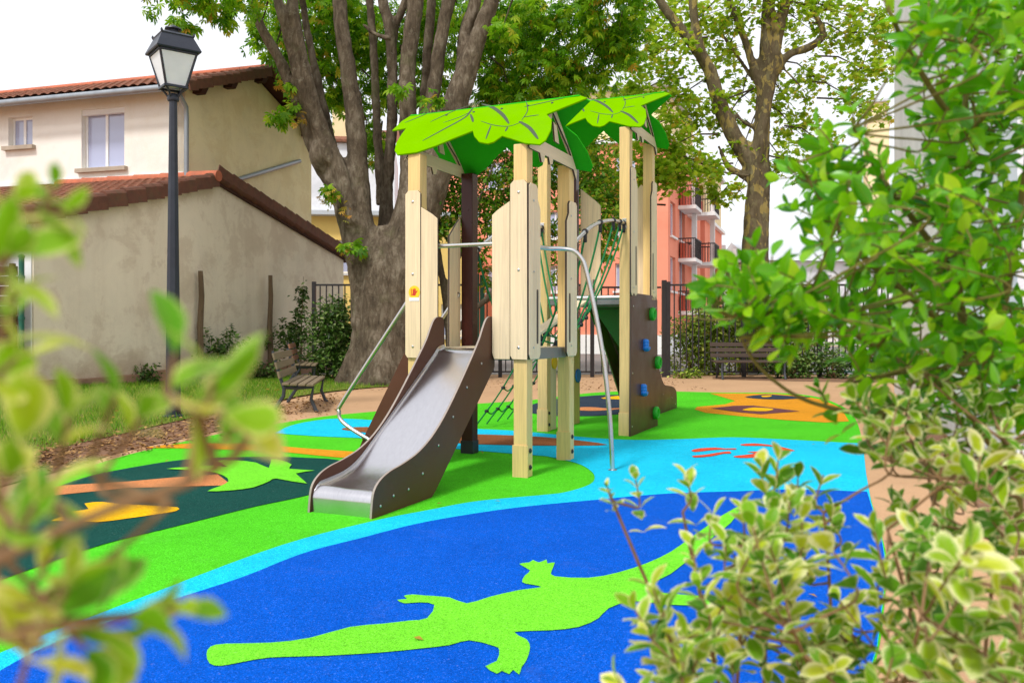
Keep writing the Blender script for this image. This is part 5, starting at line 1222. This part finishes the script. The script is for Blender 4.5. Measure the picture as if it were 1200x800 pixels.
# ================================================================== the shrubs close to the camera
def near_shrub(name, label, root, mains, sprigs, leaf_tpls, mat, twig_mat, size, pairs, n_obj=300, step=.02, spread=.95, mat2=None, group=None):
    """mains: stem polylines (world); sprigs: (tip, direction, scale). Leaves in opposite pairs down each sprig:
    the nearest n_obj are leaf objects, the rest one mesh"""
    root = Vector(root); t = thing(name, label, 'shrub', root, 0, group)
    mb = MB(); nodes = []
    for path, r0, r1 in mains:
        Q = [Vector(q) for q in catmull([tuple(p) for p in path], 6, False)]; N = len(Q)
        mb.tube([q-root for q in Q], [r0+(r1-r0)*i/(N-1) for i in range(N)], 7, True, .08)
        nodes += Q
    leaves = []
    for tip, dr, sc in sprigs:
        tip = Vector(tip); dr = Vector(dr).normalized()
        best = min(nodes, key=lambda q: (q-tip).length + (3*max(0, q.z-tip.z+.02)))
        L = (tip-best).length; c1 = tip-dr*min(.16, L*.6)
        path = [best, best*.5+c1*.5+Vector((0,0,-.1*L*.3)), c1, tip]
        Q = [Vector(q) for q in catmull([tuple(p) for p in path], 4, False)]
        mb.tube([q-root for q in Q], [.0022-.001*i/(len(Q)-1) for i in range(len(Q))], 5)
        k = random.random()*math.pi; np_ = max(2, int(pairs*random.uniform(.75,1.35)))
        ax = dr.orthogonal().normalized(); ay = dr.cross(ax)
        for i in range(np_):
            p = tip-dr*(step*sc*i*(1+.06*i)); k += math.pi/2+random.uniform(-.35,.35)
            for s_ in (0, 1):
                if random.random() < .08: continue
                a = k+s_*math.pi; side = ax*math.cos(a)+ay*math.sin(a)
                op = spread*(.35+.65*min(1, (i+.6)/2.2))+random.uniform(-.15,.15)
                ld = dr*math.cos(op)+side*math.sin(op)+Vector((0,0,-.06*i+random.uniform(-.12,.12)))
                nrm = dr*math.sin(op)-side*math.cos(op)+Vector((0,0,.35))
                s = size*sc*(.62+.38*min(1, (i+.5)/2))*random.uniform(.68,1.25)
                leaves.append((p, ld.normalized(), nrm, s, i))
    mb.build('stem', twig_mat, t, smooth=True)
    leaves.sort(key=lambda l: l[0].length if l[0].y > .15 else 9)
    ms = [leaf_mesh(name+'_leaf', tp, mat) for tp in leaf_tpls]; ms2 = [leaf_mesh(name+'_young_leaf', tp, mat2) for tp in leaf_tpls] if mat2 else ms
    # choose the leaf objects among those inside the picture
    def vis(l):
        p = l[0]; 
        if p.y < .2: return False
        u = p.x/p.y*1000+600; v = HOR-(p.z-CAM_H)/p.y*1000; return -40 < u < 1240 and -40 < v < 840
    show = [l for l in leaves if vis(l)]; rest = [l for l in leaves if not vis(l)]
    chosen, more = show[:n_obj], show[n_obj:]; rest += more
    for p, d, nrm, s, i in chosen:
        R = frames(np.array([d]), np.array([nrm]))[0]
        m4 = Matrix(R.tolist()).to_4x4() @ Matrix.Diagonal((s*random.uniform(.9,1.15), s, s, 1)); m4.translation = p-root
        me = random.choice(ms2 if (mat2 and i == 0) else ms)
        o = obj('leaf', me, t); o.matrix_basis = m4
    if rest:
        for q, tp in enumerate(leaf_tpls):
            R_ = rest[q::len(leaf_tpls)]
            if not R_: continue
            o = scatter('leaves', tp, np.array([l[0] for l in R_]), frames(np.array([l[1] for l in R_]), np.array([l[2] for l in R_])), [l[3] for l in R_], mat, t, root); o['kind'] = 'stuff'
    return t
TV = [make_leaf(6, 4, lambda t: obov(t)*.82, .28, .16, seed=k) for k in range(2)]+[make_leaf(6, 4, obov, .12, .34, seed=5), make_leaf(6, 4, obov, .38, -.06, seed=6), make_leaf(6, 4, lambda t: obov(t)*.78, .5, .22, seed=7), make_leaf(6, 4, lambda t: obov(t)*1.15, .2, .45, seed=8)]
TG = [make_leaf(6, 4, lambda t: obov(t)*.8, .25, .18, seed=k+10) for k in range(2)]+[make_leaf(6, 4, ovat, .1, .3, seed=15), make_leaf(6, 4, obov, .3, .05, seed=16), make_leaf(6, 4, lambda t: ovat(t)*.8, .5, .4, seed=17), make_leaf(6, 4, lambda t: ovat(t)*1.2, .35, -.1, seed=18)]
# --- left, very close: variegated shrub reaching in from outside the frame
D = .50
def atL(x, y, Y): return at(x, y, Y*.7)
ls = []
def sp(lst, px, py, Y, dx, dz, sc=1.0, dy=0): lst.append((at(px, py, Y), (dx, dy, dz), sc))
for a in ((62,222,.52,.35,.9,.55),(20,238,.5,.5,.7,.7),(70,246,.5,1,.05,.75),(8,300,.48,.7,.5,1.0),(18,345,.5,.3,.9,.8),(20,420,.48,.6,.5,1.0),
          (205,415,.47,.2,1,1.15),(250,445,.46,.25,1,1.1),(285,500,.48,.8,.6,.9),(262,485,.46,.9,-.25,1.1),
          (135,465,.52,.3,.9,.8),(80,490,.5,.2,1,.9),(165,490,.56,.5,.8,.7),(22,520,.48,.3,.9,1.15),(40,590,.46,.4,.8,1.1),(10,610,.5,.2,.8,1.0),
          (78,690,.46,.5,.9,1.15),(150,725,.46,1,.15,1.15),(100,760,.47,.6,-.6,1.0),(205,715,.47,1,.1,.8),(62,650,.5,.5,.8,.8),(40,735,.5,.2,.6,.9),(10,560,.48,.4,.8,.9)): ls.append((atL(*a[:3]), (a[3], 0, a[4]), a[5]))
rootL = (-.44, .3, 0)
mL = [([(-.44,.3,0),(-.42,.305,.5),(-.37,.31,.92),atL(-120,720,.47),atL(0,655,.46),atL(120,600,.46),atL(220,565,.46),atL(275,535,.46)],.0034,.0017),
      ([(-.44,.31,0),(-.43,.32,.5),(-.38,.33,.88),atL(-150,820,.48),atL(0,725,.48),atL(70,690,.48),atL(125,655,.49),atL(200,590,.5)],.0028,.0012),
      ([(-.45,.29,0),(-.44,.31,.7),(-.39,.33,1.08),atL(-220,500,.5),atL(-60,460,.5),atL(-20,350,.5),atL(20,290,.5)],.0028,.0012),
      ([atL(220,565,.46),atL(228,520,.46),atL(232,480,.46)],.0022,.0014),([atL(275,535,.46),atL(290,510,.46),atL(300,480,.46)],.0022,.0014)]
near_shrub('variegated_shrub', 'very close blurred variegated shrub sprigs in front of the lawn and beige wall', rootL, mL, ls, TV, M['leaf_young'], M['twigdk'], .034, 2.3, 300, .012, 1.0)
# --- right, lower: variegated bush
rs = []
rnd = random.Random(21)
def region(poly, n, ymin, ymax, dxr, dzr, sc, lst, power=1):
    xs = [p[0] for p in poly]; ys = [p[1] for p in poly]; k = 0
    while k < n:
        x = rnd.uniform(min(xs), max(xs)); y = rnd.uniform(min(ys), max(ys))
        if not inside(poly, x, y): continue
        Y = rnd.uniform(ymin, ymax); lst.append((at(x, y, Y), (rnd.uniform(*dxr), rnd.uniform(-.7,.5), rnd.uniform(*dzr)), sc*rnd.uniform(.8,1.15))); k += 1
# top sprigs that stand out against the blue
for a in ((745,562,1.25,-.15,1,.7),(805,560,1.2,-.2,1,.8),(835,605,1.15,.1,1,.9),(812,642,1.12,-.2,1,.8),(870,598,1.15,-.1,1,1),(892,548,1.25,-.15,1,1.0),(912,540,1.2,.1,1,1.05),(935,560,1.2,.1,1,.9),(965,556,1.25,.3,1,.9),(765,690,1.0,-.4,.9,1.0),(745,715,.98,-.5,.8,.9),(775,720,1.0,0,1,1.0),(760,745,.95,-.6,.6,.9),(725,800,.95,-.5,.6,.9),(800,775,.95,0,1,1),(850,640,1.1,0,1,1),(905,605,1.1,.1,1,1.1),(940,610,1.1,.1,1,1),(975,595,1.2,.2,1,.9),(880,650,1.05,-.1,1,1),(820,690,1.05,-.3,1,.9)): sp(rs, *a)
region([(800,640),(870,590),(960,580),(1010,610),(1000,800),(790,800),(800,730)], 36, .95, 1.35, (-.5,.4), (.5,1), 1.0, rs)
region([(960,700),(1060,640),(1200,580),(1230,600),(1230,830),(920,830)], 36, .85, 1.25, (-.6,.4), (.3,1), 1.08, rs)
region([(1030,560),(1120,520),(1210,470),(1210,620),(1060,660),(1020,620)], 22, 1.0, 1.4, (-.8,.2), (.1,1), .95, rs)
region([(1000,470),(1120,440),(1210,430),(1210,560),(1050,570),(1010,540)], 26, 1.05, 1.4, (-.8,.3), (-.1,1), .9, rs)
region([(780,800),(1200,780),(1250,1150),(850,1100)], 60, .95, 1.4, (-.5,.5), (.4,1), 1.0, rs)
rootR = (.52, 1.28, 0)
mR = []
for (px, py, Y) in ((712,572,1.2),(800,600,1.2),(870,640,1.15),(905,580,1.2),(965,600,1.2),(1040,620,1.15),(1100,560,1.2),(1180,520,1.15),(780,740,1.0),(930,740,1.0),(1080,720,1.0),(1190,660,1.0)):
    tip = at(px, py, Y); r0 = Vector(rootR)+Vector((rnd.uniform(-.12,.25), rnd.uniform(-.1,.1), 0)); midp = r0*.45+tip*.55+Vector((rnd.uniform(-.05,.05),.04,.03))
    mR.append(([r0, r0*.8+midp*.2+Vector((0,0,.12)), midp, tip*.85+midp*.15, tip], .0045, .0016))
rs += [(at(712,572,1.2), (-.3,0,1), .4)]
near_shrub('variegated_shrub', 'cream edged variegated shrub in front of the blue play surface', rootR, mR, rs, TV, M['leaf_var'], M['twigdk'], .043, 5.5, 300, .017, .85, M['leaf_young'])
# --- right, upper: tall green shrub
gs_ = []
region([(1010,400),(1210,390),(1210,520),(1080,500)], 12, 1.2, 1.6, (-.9,.3), (-.7,.6), .9, gs_)
region([(1050,-20),(1230,-30),(1230,260),(1110,280),(1060,200),(1080,100)], 48, 1.15, 1.7, (-.9,.4), (-.1,1), 1.0, gs_)
region([(900,190),(965,140),(1040,170),(1120,230),(1220,240),(1220,440),(1060,440),(985,400),(920,370),(880,320)], 82, 1.1, 1.65, (-1,.2), (-.2,1), 1.0, gs_)
region([(1080,-20),(1230,-30),(1230,470),(1120,460),(1090,250)], 28, 1.3, 1.9, (-.9,.5), (-.1,1), 1.05, gs_)
region([(950,180),(1060,180),(1130,240),(1130,430),(980,420),(930,300)], 14, 1.3, 1.8, (-1,.3), (-.1,1), 1.05, gs_)
region([(1080,-20),(1230,-20),(1230,240),(1100,240)], 26, 1.25, 1.6, (-.9,.4), (0,1), 1.05, gs_)
region([(815,345),(850,305),(905,300),(980,370),(1010,420),(930,392),(870,378)], 26, 1.1, 1.4, (-1,.1), (-.2,.8), 1.0, gs_)
for a in ((832,345,1.2,-1,.1,1.1),(850,318,1.2,-.6,.9,1.1),(885,290,1.25,-.2,1,1.0),(905,300,1.2,.1,1,1.0),(960,150,1.35,-.6,.9,1),(995,120,1.35,-.3,1,1),(1010,165,1.3,-.4,.9,1),(945,205,1.35,-1,.4,1),(925,240,1.35,-1,.5,1),(1045,15,1.3,-.5,.9,1.0),(1062,70,1.3,-.8,.2,.9),(1030,185,1.3,-.3,1,1),(880,385,1.2,-1,-.1,.9),(1000,470,1.3,-.6,-.7,.7),(960,455,1.3,-.4,.8,.7),(1090,450,1.3,-.5,-.7,.8),(1150,455,1.25,-.2,-.8,.8),(1085,500,1.3,-.5,-.8,.8),(1040,505,1.35,-.5,.8,.7)): sp(gs_, *a)
rootG = (1.12, 1.75, 0)
mG = [([rootG,(.98,1.62,.45),at(1190,560,1.5),at(1140,440,1.5),at(1122,300,1.5),at(1128,150,1.5),at(1145,40,1.5),at(1160,-60,1.5)],.011,.003),
      ([at(1140,440,1.5),at(1170,380,1.45),at(1195,250,1.42),at(1215,100,1.4)],.01,.004),
      ([at(1125,160,1.5),at(1150,140,1.45),at(1180,90,1.4),at(1205,60,1.4)],.006,.003),
      ([at(1125,150,1.5),at(1095,110,1.4),at(1065,60,1.35),at(1045,20,1.3),at(1030,-20,1.3)],.006,.0025),
      ([at(1190,560,1.5),at(1110,455,1.42),at(1075,440,1.36),at(1055,470,1.33),at(1020,484,1.3),at(975,478,1.28),at(930,462,1.26),at(888,428,1.25),at(868,395,1.22)],.006,.002),
      ([at(1110,455,1.42),at(1050,420,1.36),at(980,380,1.3),at(920,370,1.25),at(865,372,1.2),at(835,360,1.2)],.008,.002),
      ([at(1135,400,1.5),at(1070,350,1.42),at(1000,290,1.38),at(960,230,1.36),at(935,190,1.35)],.008,.002),
      ([at(1125,330,1.5),at(1080,270,1.42),at(1035,210,1.36),at(1000,150,1.35)],.007,.002),
      ([at(1195,455,1.4),at(1100,432,1.35),at(1040,440,1.3),at(990,450,1.28)],.004,.002)]
near_shrub('green_shrub', 'tall bright green glossy leaved shrub in front of the white building', rootG, mG, gs_, TG, M['leaf_green'], M['twig'], .041, 6, 300, .017, 1.0)
